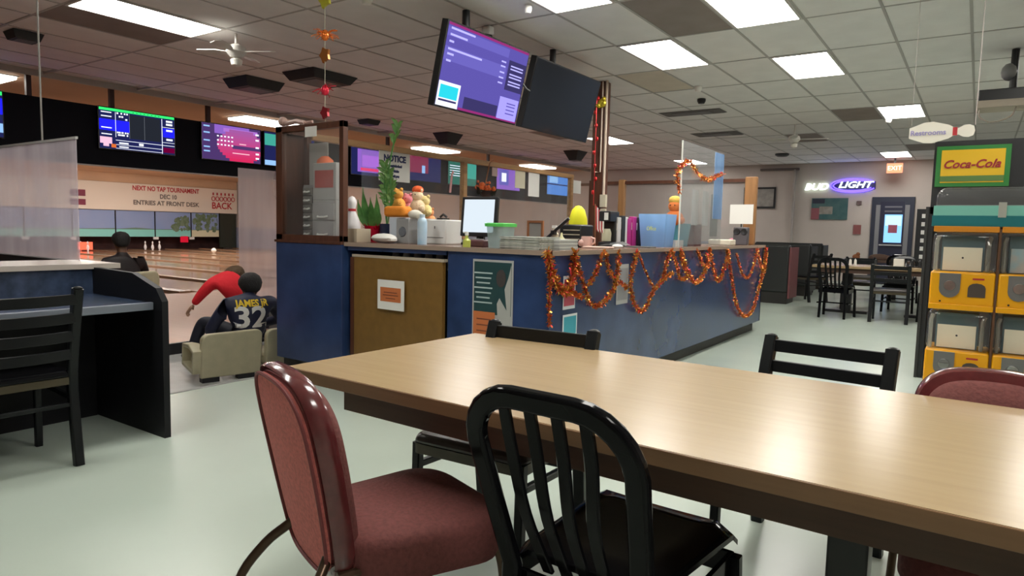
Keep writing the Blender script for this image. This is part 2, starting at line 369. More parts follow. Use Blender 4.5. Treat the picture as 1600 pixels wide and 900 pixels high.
# ------------------------------------------------------------------ screen band over the approach
BX = -10.4
band = E('screen_band', (BX - .1, 9, 2), 'long black board carrying the row of scoring screens', 'board')
MB().box(-.06, .06, -8, 9.3, -.03, .80).build('board', mat('band_black', (.005, .006, .010), .7, spec=.15), band, smooth=False)
MB().box(.05, .08, -8, 9.3, -.05, -.03).build('lower_trim', mat('trim_pale', (.5, .48, .45), .5), band, smooth=False)
for y in (3.95, 5.0, 6.5, 10.6, 14.2):
    MB().box(-.04, .02, y - 9.03, y - 8.97, .8, 1.1).build('hanger', mat('hanger_brown', (.06, .03, .025), .5), band, smooth=False)
m_bz = mat('bezel', (.01, .01, .012), .25)
def screen(name, lab, o, r, u, w, h, bg, items, texts=(), depth=.06, d2=None):
    """flat display at centre o facing n=r x u; items = (x0,x1,y0,y1,material) in fractions of the screen"""
    r = Vector(r).normalized(); u = Vector(u).normalized(); n = r.cross(u)
    t = E(name, o, lab, 'screen')
    O = Vector((0, 0, 0))
    MB().obox(O - n * depth, r, u, n, w, h, depth).build('casing', m_bz, t, bevel=.004, smooth=False)
    MB().obox(O, r, u, n, w - .03, h - .03, .002).build('display', bg, t, smooth=False)
    if items:
        ms = []; g = MB()
        for k, (x0, x1, y0, y1, m) in enumerate(items):
            if m not in ms: ms.append(m)
            W_, H_ = w - .03, h - .03
            g.use(ms.index(m)).obox(O + n * (.0025 + k * .00015), r, u, n, (x1 - x0) * W_, (y1 - y0) * H_, .0004, ((x0 + x1) / 2 - .5) * W_, ((y0 + y1) / 2 - .5) * H_)
        g.build('screen_picture', ms, t, smooth=False, kind='stuff')
    for (s, sz, fx, fy, m) in texts:
        text('lettering', s, sz, O + n * .009 + r * ((fx - .5) * w) + u * ((fy - .5) * h), r, u, m, t, ext=.0004)
    return t
gl = lambda k, c, s=1.0: glow('scr_' + k, c, s)
W1 = gl('white', (.75, .78, .9), .9); GR = gl('green', (.03, .9, .15), .9); BL = gl('blue', (.01, .01, .95), 1.2); BK = gl('black', (.012, .014, .02), 1)
NV = gl('navy', (.01, .012, .06), 1); PK = gl('pink', (.75, .45, .6), .8); RD = gl('red', (.6, .03, .12), .9); PU = gl('purple', (.22, .1, .45), .8); DR = gl('dred', (.12, .0, .03), .8)
TL = gl('teal', (.05, .35, .28), .7); LB = gl('lightblue', (.25, .45, .75), .8); OR = gl('orange', (.7, .15, .03), .7)
def scoreitems():
    L = [(0, 1, .94, 1, GR), (0, .2, .86, .93, NV), (0, .38, .45, .72, BL), (.38, .8, .3, .9, BK), (.84, 1, .45, .68, BL), (.84, 1, .04, .17, DR),
         (.82, .828, .0, .92, W1), (.2, .206, .3, .92, W1), (.38, .384, .3, .92, gl('grey', (.2, .22, .25), .6)), (.58, .584, .3, .9, gl('grey', (.2, .22, .25), .6)), (.2, 1, .22, .232, W1), (.2, .82, .11, .12, W1), (.2, .82, .02, .03, W1), (.82, 1, .7, .71, W1), (.82, 1, .3, .31, W1)]
    R_ = random.Random(3)
    for k in range(26):
        x = .21 + R_.random() * .15; y = R_.choice([.88, .8, .74, .4, .34]); L.append((x, x + .02, y, y + .04, W1))
    for y in (.84, .76, .6, .36): L.append((.88, .97, y, y + .05, W1))
    for y in (.88, .78, .5, .34): L.append((.02, .15, y, y + .025, W1))
    for k in range(8): L.append((.42 + k * .05, .44 + k * .05, .955, .975, NV))
    L += [(.0, .15, .12, .28, PK), (.04, .11, .05, .12, PK), (.14, .2, .03, .12, OR), (.5, .56, .14, .2, W1), (.24, .36, .14, .18, W1), (.24, .36, .05, .08, W1)]
    return L
def redball():
    L = [(0, 1, 0, 1, gl('rb0', (.06, .03, .12), .8)), (.2, .8, .75, 1, PU), (.35, .95, .82, .93, gl('rb1', (.3, .12, .45), .9))]
    for k in range(12):
        a = k / 11; wd = .38 * sin(pi * (.15 + .7 * a)); L.append((.62 - wd, min(1, .70 + wd), .0 + .075 * k, .08 + .075 * k, gl('rb%d' % (k + 2), (.55 - .25 * a, .02 + .06 * a, .09 + .2 * a), .8)))
    L += [(.5, 1, .36, .46, gl('rbd', (.07, .03, .12), .8)), (.5, .8, .22, .25, gl('rbl', (.8, .4, .5), .8)), (.62, .74, .5, .53, gl('rbl'  , (.8, .4, .5), .8))]
    for i_ in range(3):
        for k in range(5): L.append((.24 + k * .06, .27 + k * .06, .66 - i_ * .12, .70 - i_ * .12, W1))
    for y in (.9, .72, .5, .32, .2): L.append((.02, .12, y, y + .04, LB))
    for y in (.82, .66, .44, .25, .12): L.append((.91, .97, y, y + .05, W1))
    return L
SCR = [(2.95, 3.62, 'scoring screen with a green top bar cut by the left edge', NV, [(0, 1, .92, 1, GR), (.4, 1, .5, .85, BL), (.4, 1, .1, .3, LB)]),
       (4.75, 5.87, 'scoring screen with a green top bar and blue score boxes', NV, scoreitems()),
       (6.3, 7.4, 'screen showing a red and purple bowling ball with white marks', PU, redball()),
       (7.46, 8.56, 'dark screen with purple lines of writing beside the cabinet post', NV, [(.0, .5, .6, .95, TL), (.3, .9, .62, .7, PU), (.25, .95, .45, .53, PU), (.35, .9, .28, .36, W1), (0, 1, .0, .15, LB)]),
       (9.45, 10.3, 'purple ball screen seen through the plexiglass behind the snake plant', NV, [(.2, 1, .1, .9, PU), (.35, 1, .3, .7, gl('vio', (.35, .12, .6), .8)), (.3, .9, .15, .25, RD)]),
       (11.1, 12.2, 'red and dark screen seen through the plexiglass right of the notice', NV, [(.0, .6, .3, .95, gl('dimred', (.25, .03, .08), .6)), (.4, .5, .3, .6, LB)]),
       (12.45, 13.55, 'green screen with white lines seen above the touch monitor', gl('dgreen', (.02, .12, .09), .8), [(.4, 1, .3, 1, TL)] + [(.05, .6, y, y + .03, W1) for y in (.75, .65, .55, .45, .35)]),
       (14.4, 15.5, 'violet screen with a round badge seen behind the clipped papers', PU, [(.1, .5, .2, .9, gl('bdg', (.1, .1, .4), .8)), (.2, .4, .35, .75, W1)]),
       (16.9, 18.1, 'bright blue screen at the far end of the row', gl('sky', (.06, .18, .5), .9), [(0, 1, .5, .56, NV), (.1, .5, .6, .95, LB)])]
for (y0, y1, lab, bg, it) in SCR:
    screen('scoring_screen', lab, (BX + .02, (y0 + y1) / 2, 2.5), (0, 1, 0), UP, y1 - y0, .6, bg, it, depth=.05)

# ------------------------------------------------------------------ hanging menu screens over the counter
def hang(y0, y1, z0, z1, xt, xb, lab, bg, it, poley, polelen):
    u = Vector((xt - xb, 0, z1 - z0)).normalized(); o = ((xt + xb) / 2, (y0 + y1) / 2, (z0 + z1) / 2)
    t = screen('hanging_screen', lab, o, (0, 1, 0), u, y1 - y0, (z1 - z0), bg, it, depth=.07)
    MB().tube([(-.1, poley - o[1], 3.1 - o[2]), (-.1, poley - o[1], 0)], .035, 10).build('ceiling_pole', m_dark, t)
    MB().box(-.16, -.06, poley - o[1] - .12, poley - o[1] + .12, -.15, .15).build('mount_bracket', m_dark, t, smooth=False)
    return t
V1 = gl('menu_violet', (.075, .06, .27), 1); V2 = gl('menu_band', (.1, .085, .34), 1); LV = gl('menu_light', (.27, .24, .7), 1); DV = gl('menu_dark', (.03, .025, .09), 1); CY_ = gl('cyan', (.02, .5, .6), .9); TX = gl('menu_text', (.35, .33, .75), 1)
it = [(0, .74, .84, .95, V2), (0, .74, .55, .72, V2), (0, 1, .97, 1, gl('magenta', (.2, .02, .12), 1)), (.25, 1, .0, .03, gl('magenta', (.2, .02, .12), 1)), (.76, 1, .42, .82, DV), (.3, .72, .03, .18, DV), (.73, .99, .02, .32, LV),
      (.0, .24, .0, .3, W1), (.02, .22, .1, .26, CY_), (.02, .22, .06, .085, DV)]
for y, x1 in ((.925, .3), (.85, .22), (.77, .08), (.68, .42), (.62, .1), (.54, .08)): it.append((.03, x1, y, y + .025, TX))
for y in (.76, .7, .62, .55, .48): it.append((.66, .72, y, y + .02, TX))
for y in (.74, .7, .63, .59, .53, .49): it.append((.79, .96, y, y + .018, TX))
for y in (.24, .2, .15, .1): it.append((.83, .95, y, y + .015, V1))
hang(4.4, 5.62, 2.2, 2.9, -3.68, -3.84, 'lit purple menu screen hanging over the counter', V1, it, 4.85, 0)
hang(5.75, 7.12, 2.2, 2.9, -3.68, -3.86, 'switched-off black screen hanging beside the lit menu screen', mat('screen_off', (.012, .016, .024), .12), [], 6.35, 0)
MB().tube([(-3.75, 5.6, 2.6), (-3.76, 5.68, 2.57), (-3.77, 5.76, 2.56)], .01, 6).build('screen_cable', m_dark, loc=(-3.76, 5.68, 2.57), label='short black cable joining the two hanging screens', category='cable')
# ------------------------------------------------------------------ front counter
CZ = 1.065; YF = 3.65; XR = -2.2; YE = 8.75; XL = -4.87
m_blue = mat('counter_blue', (.028, .056, .155), .25, spec=.5, noise=.38, nscale=3, coat=.2)
m_topc = mat('counter_top', (.17, .09, .06), .25, noise=.2, nscale=5)
m_kick = mat('kick_black', (.02, .018, .016), .5)
m_wood = mat('frame_wood', (.10, .035, .018), .35, noise=.35, nscale=4, stretch=(6, 6, .6))
m_wood2 = mat('oak_rail', (.50, .28, .12), .4, noise=.3, nscale=4, stretch=(6, .5, 6))
m_gold = mat('gate_brown', (.21, .11, .024), .45, noise=.12, nscale=14)
m_edge = mat('top_edge', (.32, .24, .19), .35)
m_wh = mat('white_plastic', (.78, .77, .74), .4); m_paper = mat('paper', (.8, .79, .75), .7)
m_gry = mat('grey_plastic', (.3, .3, .3), .5); m_blk = mat('black_plastic', (.015, .015, .017), .35)
ct = E('service_counter', (XR, YF, 0), 'dark blue service counter wrapping round a corner with a thin wood top', 'counter')
def rel(o): return tuple(-c for c in o.location)
class RB(MB):
    """builder taking world coordinates, stored relative to the thing"""
    def __init__(s, o, rz=None): super().__init__(); s.X = (Matrix.Rotation(-o.rotation_euler.z, 4, 'Z') @ Matrix.Translation(-Vector(o.location)))
B = RB(ct); B.box(-3.03, XR, YF, YF + .03, .10, CZ - .03); B.build('front_panel', m_blue, ct, smooth=False)
B = RB(ct); B.box(XR - .03, XR, YF + .03, YE, .12, CZ - .03); B.build('side_panel', m_blue, ct, smooth=False)
B = RB(ct); B.box(XR - .6, XR, YE - .03, YE, .12, CZ - .03); B.build('end_panel', m_blue, ct, smooth=False)
B = RB(ct); B.box(-3.0, XR - .09, YF + .06, YF + .1, 0, .10); B.box(XR - .1, XR - .07, YF + .06, YE - .06, 0, .12); B.box(XR - .6, XR - .07, YE - .09, YE - .06, 0, .12); B.build('toe_kick', m_kick, ct, smooth=False)
B = RB(ct); B.box(-4.06, XR + .015, YF - .015, YF + .55, CZ - .03, CZ); B.box(XR - .6, XR + .015, YF + .55, YE + .015, CZ - .03, CZ); B.build('worktop', m_topc, ct, bevel=.004, smooth=False)
B = RB(ct); B.box(-4.06, XR + .022, YF - .022, YF - .015, CZ - .03, CZ); B.box(XR + .015, XR + .022, YF - .022, YE + .02, CZ - .03, CZ); B.build('top_edging', m_edge, ct, smooth=False)
B = RB(ct); B.box(-4.04, -3.05, YF, YF + .02, CZ - .06, CZ - .03); B.build('flap_fascia', m_blue, ct, smooth=False)
B = RB(ct); B.box(-4.06, -3.05, YF + .38, YF + .42, .1, CZ - .03); B.box(-4.0, -3.08, YF + .08, YF + .38, .87, .89); B.build('inner_shelf', m_kick, ct, smooth=False)
B = RB(ct); B.box(XR - .6, XR - .57, YF + .5, YE - .03, .1, CZ - .03); B.build('inner_panel', m_kick, ct, smooth=False)
# row of white shoes tips on the shelf behind the gate
for k in range(6):
    x = -3.68 + k * .11; t = MB().lathe([(0, 0), (.03, 0), (.034, .05), (.026, .11), (.02, .12), (0, .12)], n=12).build('white_bottle', mat('bottle_white', (.65, .62, .56), .4), label='white bottle %s in the dark gap above the brown gate' % ('leftmost', 'second from left', 'third from left', 'third from right', 'second from right', 'rightmost')[k], category='bottle', group='white bottles on the shelf behind the gate')
    t.location = (x, YF + .16, .89)
# gate
gt = E('counter_gate', (-4.03, YF + .02, 0), 'golden brown swing gate under the counter flap with a pinned notice', 'gate')
gt.rotation_euler.z = radians(-2.5)
MB().box(.04, .97, 0, .035, .12, .955).build('gate_panel', m_gold, gt, bevel=.003, smooth=False)
MB().box(.02, .985, -.004, .04, .955, .975).build('gate_top_rail', mat('pale_edge', (.45, .38, .3), .4), gt, smooth=False)
MB().box(0, .04, -.003, .038, .1, .95).build('hinge_stile', m_wood, gt, smooth=False)
sg = E('gate_notice', (-3.55, YF - .03, .69), 'white paper notice with an orange block pinned to the brown gate', 'notice'); sg.rotation_euler.z = radians(-2.5)
MB().box(-.14, .14, 0, .004, -.11, .11).build('sheet', m_paper, sg, smooth=False)
MB().box(-.108, .108, -.002, 0, -.05, .055).build('orange_block', mat('orange_print', (.55, .16, .05), .6), sg, smooth=False)
MB().box(-.07, .07, -.003, -.002, .015, .022).box(-.08, .08, -.003, -.002, -.005, .002).box(-.05, .05, -.003, -.002, -.028, -.022).build('writing_lines', mat('print_dark', (.2, .06, .03), .6), sg, smooth=False)
# poster on the front panel
pr, pu, pn = (1, 0, 0), UP, (0, -1, 0)
po = E('counter_poster', (-2.64, YF - .004, .68), 'tall poster showing a figure in a pale coat on the blue counter front', 'poster')
MB().obox((0, 0, 0), pr, pu, pn, .33, .62, .004).build('poster_sheet', mat('poster_grey', (.42, .42, .42), .5), po, smooth=False)
MB().obox((0, -.004, .12), pr, pu, pn, .305, .35, .001).build('teal_area', mat('poster_teal', (.012, .05, .055), .5), po, smooth=False)
MB().obox((-.065, -.0055, -.16), pr, pu, pn, .18, .24, .001).build('orange_area', mat('orange_print', (.5, .15, .07), .6), po, smooth=False)
q = MB(); q.prism([(.03, -.30), (.15, -.30), (.15, .28), (.13, .20), (.10, .12), (.12, -.02), (.06, .06), (.04, .02), (.05, -.1)], lambda a, b: (a, -.0055, b), lambda a, b: (a, -.0065, b))
q.build('coat_print', mat('coat_grey', (.4, .4, .38), .6), po, smooth=False)
q = MB(); q.prism([(.03 + .04 * cos(a) + .01, .19 + .06 * sin(a)) for a in [k * pi / 5 for k in range(10)]], lambda a, b: (a + .03, -.0055, b), lambda a, b: (a + .03, -.0068, b))
q.build('head_print', mat('head_dark', (.05, .04, .04), .6), po, smooth=False)
q = MB()
for k in range(7): q.obox((-.075, -.0055, .22 - k * .033), pr, pu, pn, .15 - .02 * (k % 3), .010, .001)
q.build('writing_lines', mat('print_pale', (.4, .5, .5), .6), po, smooth=False)
q = MB()
for k in range(4): q.obox((-.065, -.0068, -.09 - k * .04), pr, pu, pn, .12, .008, .0008)
q.build('writing_lines', mat('print_dark', (.2, .06, .03), .6), po, smooth=False)
for (x, y, w_, h_, lab, c1, c2) in ((.24, .79, .16, .22, 'white flyer with a red and blue block behind the thick garland near the counter corner', (.65, .7, .75), (.5, .08, .12)),
                               (.26, .57, .19, .15, 'small white-edged turquoise flyer under the garland by the counter corner', (.75, .78, .8), (.05, .35, .45)),
                               (1.05, .80, .20, .30, 'grey printed sheet between the garland loops on the counter side', (.45, .45, .45), (.3, .3, .32))):
    t = E('counter_flyer', (XR + .003, YF + x, y), lab, 'flyer')
    MB().obox((0, 0, 0), (0, 1, 0), UP, (1, 0, 0), w_, h_, .002).build('sheet', mat('fl%.2f' % c1[0], c1, .6), t, smooth=False)
    MB().obox((.002, 0, 0), (0, 1, 0), UP, (1, 0, 0), w_ * .86, h_ * .8, .001).build('print_block', mat('fb%.2f' % c2[0], c2, .6), t, smooth=False)
MB().prism([(0, 0), (.03, .04), (-.03, .045)], lambda a, b: (a, 0, b), lambda a, b: (a, -.004, b)).build('price_tag', m_wh, loc=None, smooth=False, label='tiny white triangular tag hanging at the counter corner', category='tag').location = (XR - .02, YF - .03, .47)

# left pedestal with the wood framed glass case
pd = E('counter_pedestal', (-4.47, YF, 0), 'dark blue end block of the counter under the glass display case', 'counter block')
B = RB(pd); B.box(XL, -4.065, YF - .04, YF + .9, .07, CZ - .02); B.build('block', m_blue, pd, bevel=.004, smooth=False)
B = RB(pd); B.box(XL + .04, -4.1, YF, YF + .86, 0, .07); B.build('toe_kick', m_kick, pd, smooth=False)
B = RB(pd); B.box(XL - .01, -4.065, YF - .05, YF + .9, CZ - .02, CZ); B.build('top_slab', m_wood, pd, smooth=False)
cs = E('display_case', (-4.47, YF, CZ), 'wood framed clear display case on the left end of the counter', 'display case')
zt = .93
x0, x1, yb = -.41, .41, .30
for (a, b, c, d) in ((x0, x0 + .08, -.03, .02), (x1 - .045, x1, -.03, .02), (x0, x0 + .05, yb - .05, yb)):
    MB().box(a, b, c, d, 0, zt).build('post', m_wood, cs, bevel=.003, smooth=False)
MB().box(x0, x1, -.03, .02, zt - .05, zt).build('top_rail', m_wood, cs, bevel=.003, smooth=False)
MB().box(x0, x0 + .05, .02, yb - .05, zt - .05, zt).build('side_rail', m_wood, cs, smooth=False)
MB().box(x0, x0 + .012, .02, yb - .05, 0, zt - .05).build('side_board', m_wood, cs, smooth=False)
MB().box(x0, x1, -.03, .02, 0, .045).build('bottom_rail', m_wood, cs, smooth=False)
m_glass = clear('glass_clear', (.97, .98, .98), haze=.05, refl=1.0)
MB().box(x0 + .08, x1 - .045, -.008, -.004, .045, zt - .05).build('front_pane', m_glass, cs, smooth=False)
# plexi rail along the lane side and across the far end
rl = E('plexiglass_rail', (XL, YF, 0), 'plexiglass partition with an oak top rail behind the counter on the lane side', 'partition')
RX = XL
B = RB(rl); B.box(RX - .04, RX + .03, YF + .32, 8.61, 1.93, 1.985); B.build('top_rail', m_wood2, rl, bevel=.004, smooth=False)
B = RB(rl); B.box(RX - .02, RX + .02, YF + .92, 8.61, .0, CZ); B.build('lower_wall', mat('grey_lam', (.2, .2, .22), .5), rl, smooth=False)
for y in (6.12, 8.57): RB(rl).box(RX - .03, RX + .03, y - .03, y + .03, CZ, 1.94).build('post', m_wood2, rl, smooth=False)
for a, b in ((YF + .92, 6.09), (6.15, 8.54)): RB(rl).box(RX - .003, RX + .003, a, b, CZ, 1.93).build('clear_pane', m_glass, rl, smooth=False)
bk = E('back_partition', (-3.5, 8.66, 0), 'wood posted clear partition across the far end of the counter area', 'partition')
m_op = mat('oak_post', (.33, .16, .06), .4, noise=.25, nscale=4, stretch=(6, 6, .5)); YB = 8.62
RB(bk).box(-2.43, -2.29, YB, YB + .08, CZ, 1.9).build('post', m_op, bk, bevel=.01, smooth=False)
for x in (-4.145, -4.6): RB(bk).box(x, x + .09, YB, YB + .08, 0, 1.9).build('post', m_op if x > -4.5 else m_wood, bk, bevel=.01, smooth=False)
RB(bk).box(-4.6, -2.43, YB + .02, YB + .06, 1.84, 1.88).build('top_rail', m_wood, bk, smooth=False)
RB(bk).box(-4.05, -2.43, YB + .04, YB + .045, CZ, 1.84).build('clear_pane', m_glass, bk, smooth=False)
RB(bk).box(-4.5, -2.85, YB + .02, YB + .06, 0, CZ).build('lower_panel', mat('grey_lam', (.2, .2, .22), .5), bk, smooth=False)
# brown boxed column with conduits
cl = E('boxed_column', (-4.12, 8.05, 0), 'brown wooden boxed column with pale conduits rising to the ceiling', 'column')
MB().box(-.11, .05, -.07, .09, 0, 3.1).build('column_box', m_wood, cl, smooth=False)
c = MB(); c.tube([(.085, -.08, 1.5), (.085, -.08, 3.1)], .016, 8); c.build('conduit', mat('conduit_pale', (.62, .5, .4), .45), cl)
c = MB(); c.tube([(-.05, -.09, 1.95), (.03, -.09, 1.95), (.03, -.09, 3.1)], .011, 8); c.build('conduit', mat('conduit_pale', (.62, .5, .4), .45), cl)
MB().box(.045, .13, -.11, -.06, 1.50, 1.66).build('switch_box', mat('box_ivory', (.55, .5, .38), .5), cl, bevel=.004, smooth=False)
MB().box(.05, .125, -.10, -.06, 1.36, 1.48).build('outlet_box', mat('box_ivory', (.55, .5, .38), .5), cl, bevel=.004, smooth=False)
c = MB()
for k in range(9):
    z = 3.05 - k * .17; c.ball((-.03 + .02 * sin(k * 2.1), -.10, z), .022, 6, 4, (1, .6, 1.4)); c.tube([(-.03, -.1, z), (-.03, -.1, z - .17)], .004, 4)
c.build('red_bead_string', mat('red_foil', (.6, .03, .03), .3, metal=.6), loc=None, label='string of small red foil beads hanging down the brown column', category='decoration').location = (-4.12, 8.02, 0)
c = MB(); c.ball((0, 0, 0), .06, 10, 6, (1, .5, 1)); c.ball((.03, -.01, .05), .03); c.ball((-.04, -.01, -.03), .035)
c.build('yellow_foil_ornament', mat('yellow_foil', (.75, .6, .05), .25, metal=.7), loc=None, label='yellow foil ornament hanging near the top of the brown column', category='decoration').location = (-4.09, 7.945, 2.82)

# clear sneeze guard standing on the far part of the counter
sn = E('sneeze_guard', (-2.26, 6.7, CZ), 'tall clear plastic counter screen standing on the counter with a garland over it', 'screen')
RB(sn).box(-2.262, -2.256, 6.0, 7.2, CZ + .02, CZ + .96).build('clear_sheet', clear('guard_clear', (.95, .97, .98), haze=.12, refl=1.2), sn, smooth=False)
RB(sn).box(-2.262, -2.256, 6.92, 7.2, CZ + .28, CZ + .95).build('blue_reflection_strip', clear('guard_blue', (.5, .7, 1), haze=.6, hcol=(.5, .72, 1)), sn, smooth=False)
RB(sn).box(-2.264, -2.254, 5.985, 6.0, CZ, CZ + .96).build('edge_strip', clear('guard_edge', (1, 1, 1), haze=.7, hcol=(.9, .9, .85)), sn, smooth=False)
for y in (6.1, 7.1): RB(sn).box(-2.36, -2.16, y - .02, y + .02, CZ, CZ + .02).build('foot', m_glass, sn, smooth=False)
for (y, z, lab) in ((6.42, 1.47, 'white printed sheet taped inside the clear counter screen near the garland'), (6.72, 1.47, 'second white printed sheet taped inside the clear counter screen')):
    t = MB().box(-.002, 0, -.09, .09, -.2, .14).build('taped_sheet', clear('sheet_thin', (.9, .9, .9), haze=.5, hcol=(.8, .8, .78)), smooth=False, label=lab, category='paper'); t.location = (-2.27, y, z)

# tinsel garlands: thousands of foil slivers round a hanging path
m_t = [mat('tinsel_orange', (.58, .12, .02), .28, metal=.65), mat('tinsel_gold', (.62, .28, .04), .25, metal=.7), mat('tinsel_rust', (.30, .045, .012), .3, metal=.6), mat('tinsel_red', (.7, .03, .05), .3, metal=.5)]
def garland(pts, lab, r=.035, dens=620, seed=1, gr='orange tinsel garlands on the counter side'):
    P = catmull(pts, 8); R_ = random.Random(seed); b = MB(); o = P[0].copy(); ln = sum((P[i + 1] - P[i]).length for i in range(len(P) - 1))
    b.use(2).tube([p - o for p in P], .006, 5)
    for i in range(len(P) - 1):
        a, c = P[i], P[i + 1]; seg = (c - a); n = max(1, int(seg.length * dens * 1.35)); tone = R_.random()
        for k in range(n):
            q = a + seg * R_.random() - o
            d = Vector((R_.gauss(0, 1), R_.gauss(0, 1), R_.gauss(0, 1))).normalized(); e = d.orthogonal().normalized() * R_.uniform(.002, .006)
            t = q + d * r * R_.uniform(.45, .95)
            b.use(R_.choice((0, 0, 1, 2, 0, 1, 2, 3) if tone > .3 else (1, 1, 0, 1))).add([q - e, q + e, t + e * .7, t - e * .7], [(0, 1, 2, 3)])
    t = b.build('tinsel_garland', m_t, smooth=False, label=lab, category='garland', group=None); t.location = o
    return t
def zp(L, X=XR + .035):
    out = []
    for (a, b) in L: out.append(PX(840 + a / 4.286, 370 + b / 4.286, X))
    return out
garland(zp([(62, 95), (85, 190), (112, 280), (150, 350), (205, 360), (235, 250), (250, 105)]), 'thickest first swag of orange tinsel at the counter corner', .05, 900, 1)
garland(zp([(80, 110), (82, 330), (76, 470), (84, 590)], XR + .02), 'orange tinsel strand hanging straight down the counter corner', .03, 500, 2)
garland(zp([(250, 105), (268, 200), (318, 350), (350, 440), (400, 465), (450, 430), (510, 350), (535, 260), (545, 95)]), 'orange tinsel swag hanging low under the second counter loop', .034, 650, 3)
garland(zp([(340, 330), (400, 220), (450, 100), (480, 230), (540, 290), (600, 345)]), 'orange tinsel strand forming a peak over the oval loop', .03, 620, 4)
garland(zp([(150, 370), (220, 375), (300, 405)]), 'short orange tinsel piece joining the first two swags', .035, 700, 5)
garland(zp([(670, 95), (640, 200), (622, 330), (650, 450), (695, 500), (730, 465), (770, 370), (840, 290), (905, 240)]), 'orange tinsel swag with a pointed low gold tip', .032, 600, 6)
garland(zp([(672, 100), (718, 220), (765, 320), (800, 335)]), 'thin gold tinsel strand slanting right from the middle of the counter side', .02, 450, 7)
garland(zp([(895, 85), (855, 210), (840, 285)]), 'short orange tinsel drop left of the crowded loops', .03, 600, 8)
garland(zp([(895, 85), (935, 200), (955, 280), (1000, 265), (965, 160), (960, 85)]), 'orange tinsel loop leftmost of the crowded loops', .03, 600, 9)
garland(zp([(960, 85), (1000, 210), (1050, 305), (1100, 270), (1140, 180), (1150, 80)]), 'orange tinsel loop hanging below the blue plastic tub', .034, 650, 10)
garland(zp([(1070, 90), (1100, 170), (1145, 200), (1130, 110)]), 'short red tinsel curl between two loops on the counter side', .03, 600, 11)
garland(zp([(1150, 80), (1180, 220), (1210, 295), (1245, 230), (1282, 85)]), 'red and orange tinsel loop under the clear counter screen', .034, 700, 12)
garland(zp([(1270, 85), (1302, 290), (1328, 440), (1380, 530), (1440, 490), (1480, 350), (1518, 190), (1530, 70)]), 'long orange tinsel swag hanging lowest at the far counter end', .034, 600, 13)
garland(zp([(1330, 110), (1370, 245), (1412, 270), (1450, 180), (1470, 80)]), 'small orange tinsel loop inside the lowest far swag', .026, 520, 14)
garland(zp([(1470, 80), (1498, 200), (1520, 235), (1534, 90)]), 'short orange tinsel strand at the far corner of the counter', .03, 600, 15)
garland([PX(1062, 300, -2.25), PX(1058, 275, -2.25), PX(1066, 257, -2.25), PX(1078, 253, -2.25), PX(1090, 270, -2.24), PX(1105, 281, -2.24), PX(1122, 274, -2.24), PX(1130, 272, -2.24)], 'orange tinsel draped over the clear counter screen', .04, 420, 16)
# ------------------------------------------------------------------ things on the counter
def thing(name, lab, cat, x, y, z, rz=0, group=None): return E(name, (x, y, z), lab, cat, group, rz)
def P(px, y, dz=0): q = PY(px, 380, y); return q.x
def seat_on(px, y): return P(px, y), y
# grey drawer towers in the case
def drawers(lab, x, y, w_, h_, n, body, dm):
    t = thing('drawer_unit', lab, 'drawers', x, y, CZ)
    MB().box(-w_ / 2, w_ / 2, 0, .08, 0, h_).build('cabinet_body', body, t, bevel=.006, smooth=False)
    for k in range(n):
        z = .02 + k * (h_ - .04) / n; d = MB().box(-w_ / 2 + .012, w_ / 2 - .012, -.014, .0, z + .004, z + (h_ - .04) / n - .004).build('drawer', dm, t, bevel=.003, smooth=False)
        MB().tube([(-w_ * .22, -.016, z + .035), (-w_ * .15, -.035, z + .028), (w_ * .15, -.035, z + .028), (w_ * .22, -.016, z + .035)], .008, 6).build('handle', m_wh, d)
drawers('narrow grey drawer tower with white pull handles at the left inside the case', -4.66, 3.78, .14, .46, 6, m_gry, mat('drawer_grey', (.22, .21, .2), .4))
drawers('wide pale grey two-drawer unit standing at the right inside the case', -4.42, 3.74, .28, .33, 2, mat('grey_light', (.42, .41, .4), .5), mat('drawer_lightgrey', (.38, .37, .37), .4))
t = thing('grey_box', 'pale grey box with a red front label stacked on the two-drawer unit', 'box', -4.42, 3.74, CZ + .331)
MB().box(-.14, .14, 0, .07, 0, .30).build('box_body', mat('grey_light', (.42, .41, .4), .5), t, bevel=.006, smooth=False)
MB().box(-.11, .11, -.004, 0, .10, .24).build('red_label', mat('dull_red', (.42, .06, .05), .5), t, smooth=False)
MB().lathe([(0, 0), (.07, 0), (.065, .03), (.03, .06), (0, .065)], n=14).build('beanie', mat('orange_cloth', (.7, .14, .04), .7), label='orange cap lying on top of the pale grey box in the case', category='cap').location = (-4.5, 3.82, CZ + .632)
t = thing('craft_figure', 'small black and white craft figure on the narrow drawer tower', 'figure', -4.6, 3.9, CZ + .461)
MB().ball((0, 0, .04), .05, 10, 6, (1.3, .9, .8)).build('body', m_blk, t); MB().tube([(0, 0, .07), (-.05, 0, .16), (-.07, 0, .2)], .012, 6).tube([(.02, 0, .07), (-.03, -.02, .13)], .016, 6).build('arms', m_wh, t)
t = MB().box(-.07, .07, -.002, 0, -.04, .04).build('paper_note', m_paper, smooth=False, label='small blank white note hanging under the top rail of the display case', category='note'); t.location = (-4.43, YF - .033, 1.93)
t = MB().box(-.13, .13, -.004, .0, -.484, .34).build('white_board', mat('paper_grey', (.5, .49, .47), .7), smooth=False, label='large pale sheet standing at the back of the display case', category='paper'); t.location = (-4.72, 3.93, 1.55)
t = MB().tube([(-.12, 0, .03), (0, .01, .045), (.12, 0, .02)], .02, 8).ball((-.16, 0, .05), .04, 8, 6).tube([(.1, 0, .02), (.19, .02, .03)], .012, 6).build('doll_figure', mat('doll_pink', (.6, .4, .35), .5), label='small doll lying on top of the display case', category='doll'); t.location = (-4.7, YF + .03, 1.995)
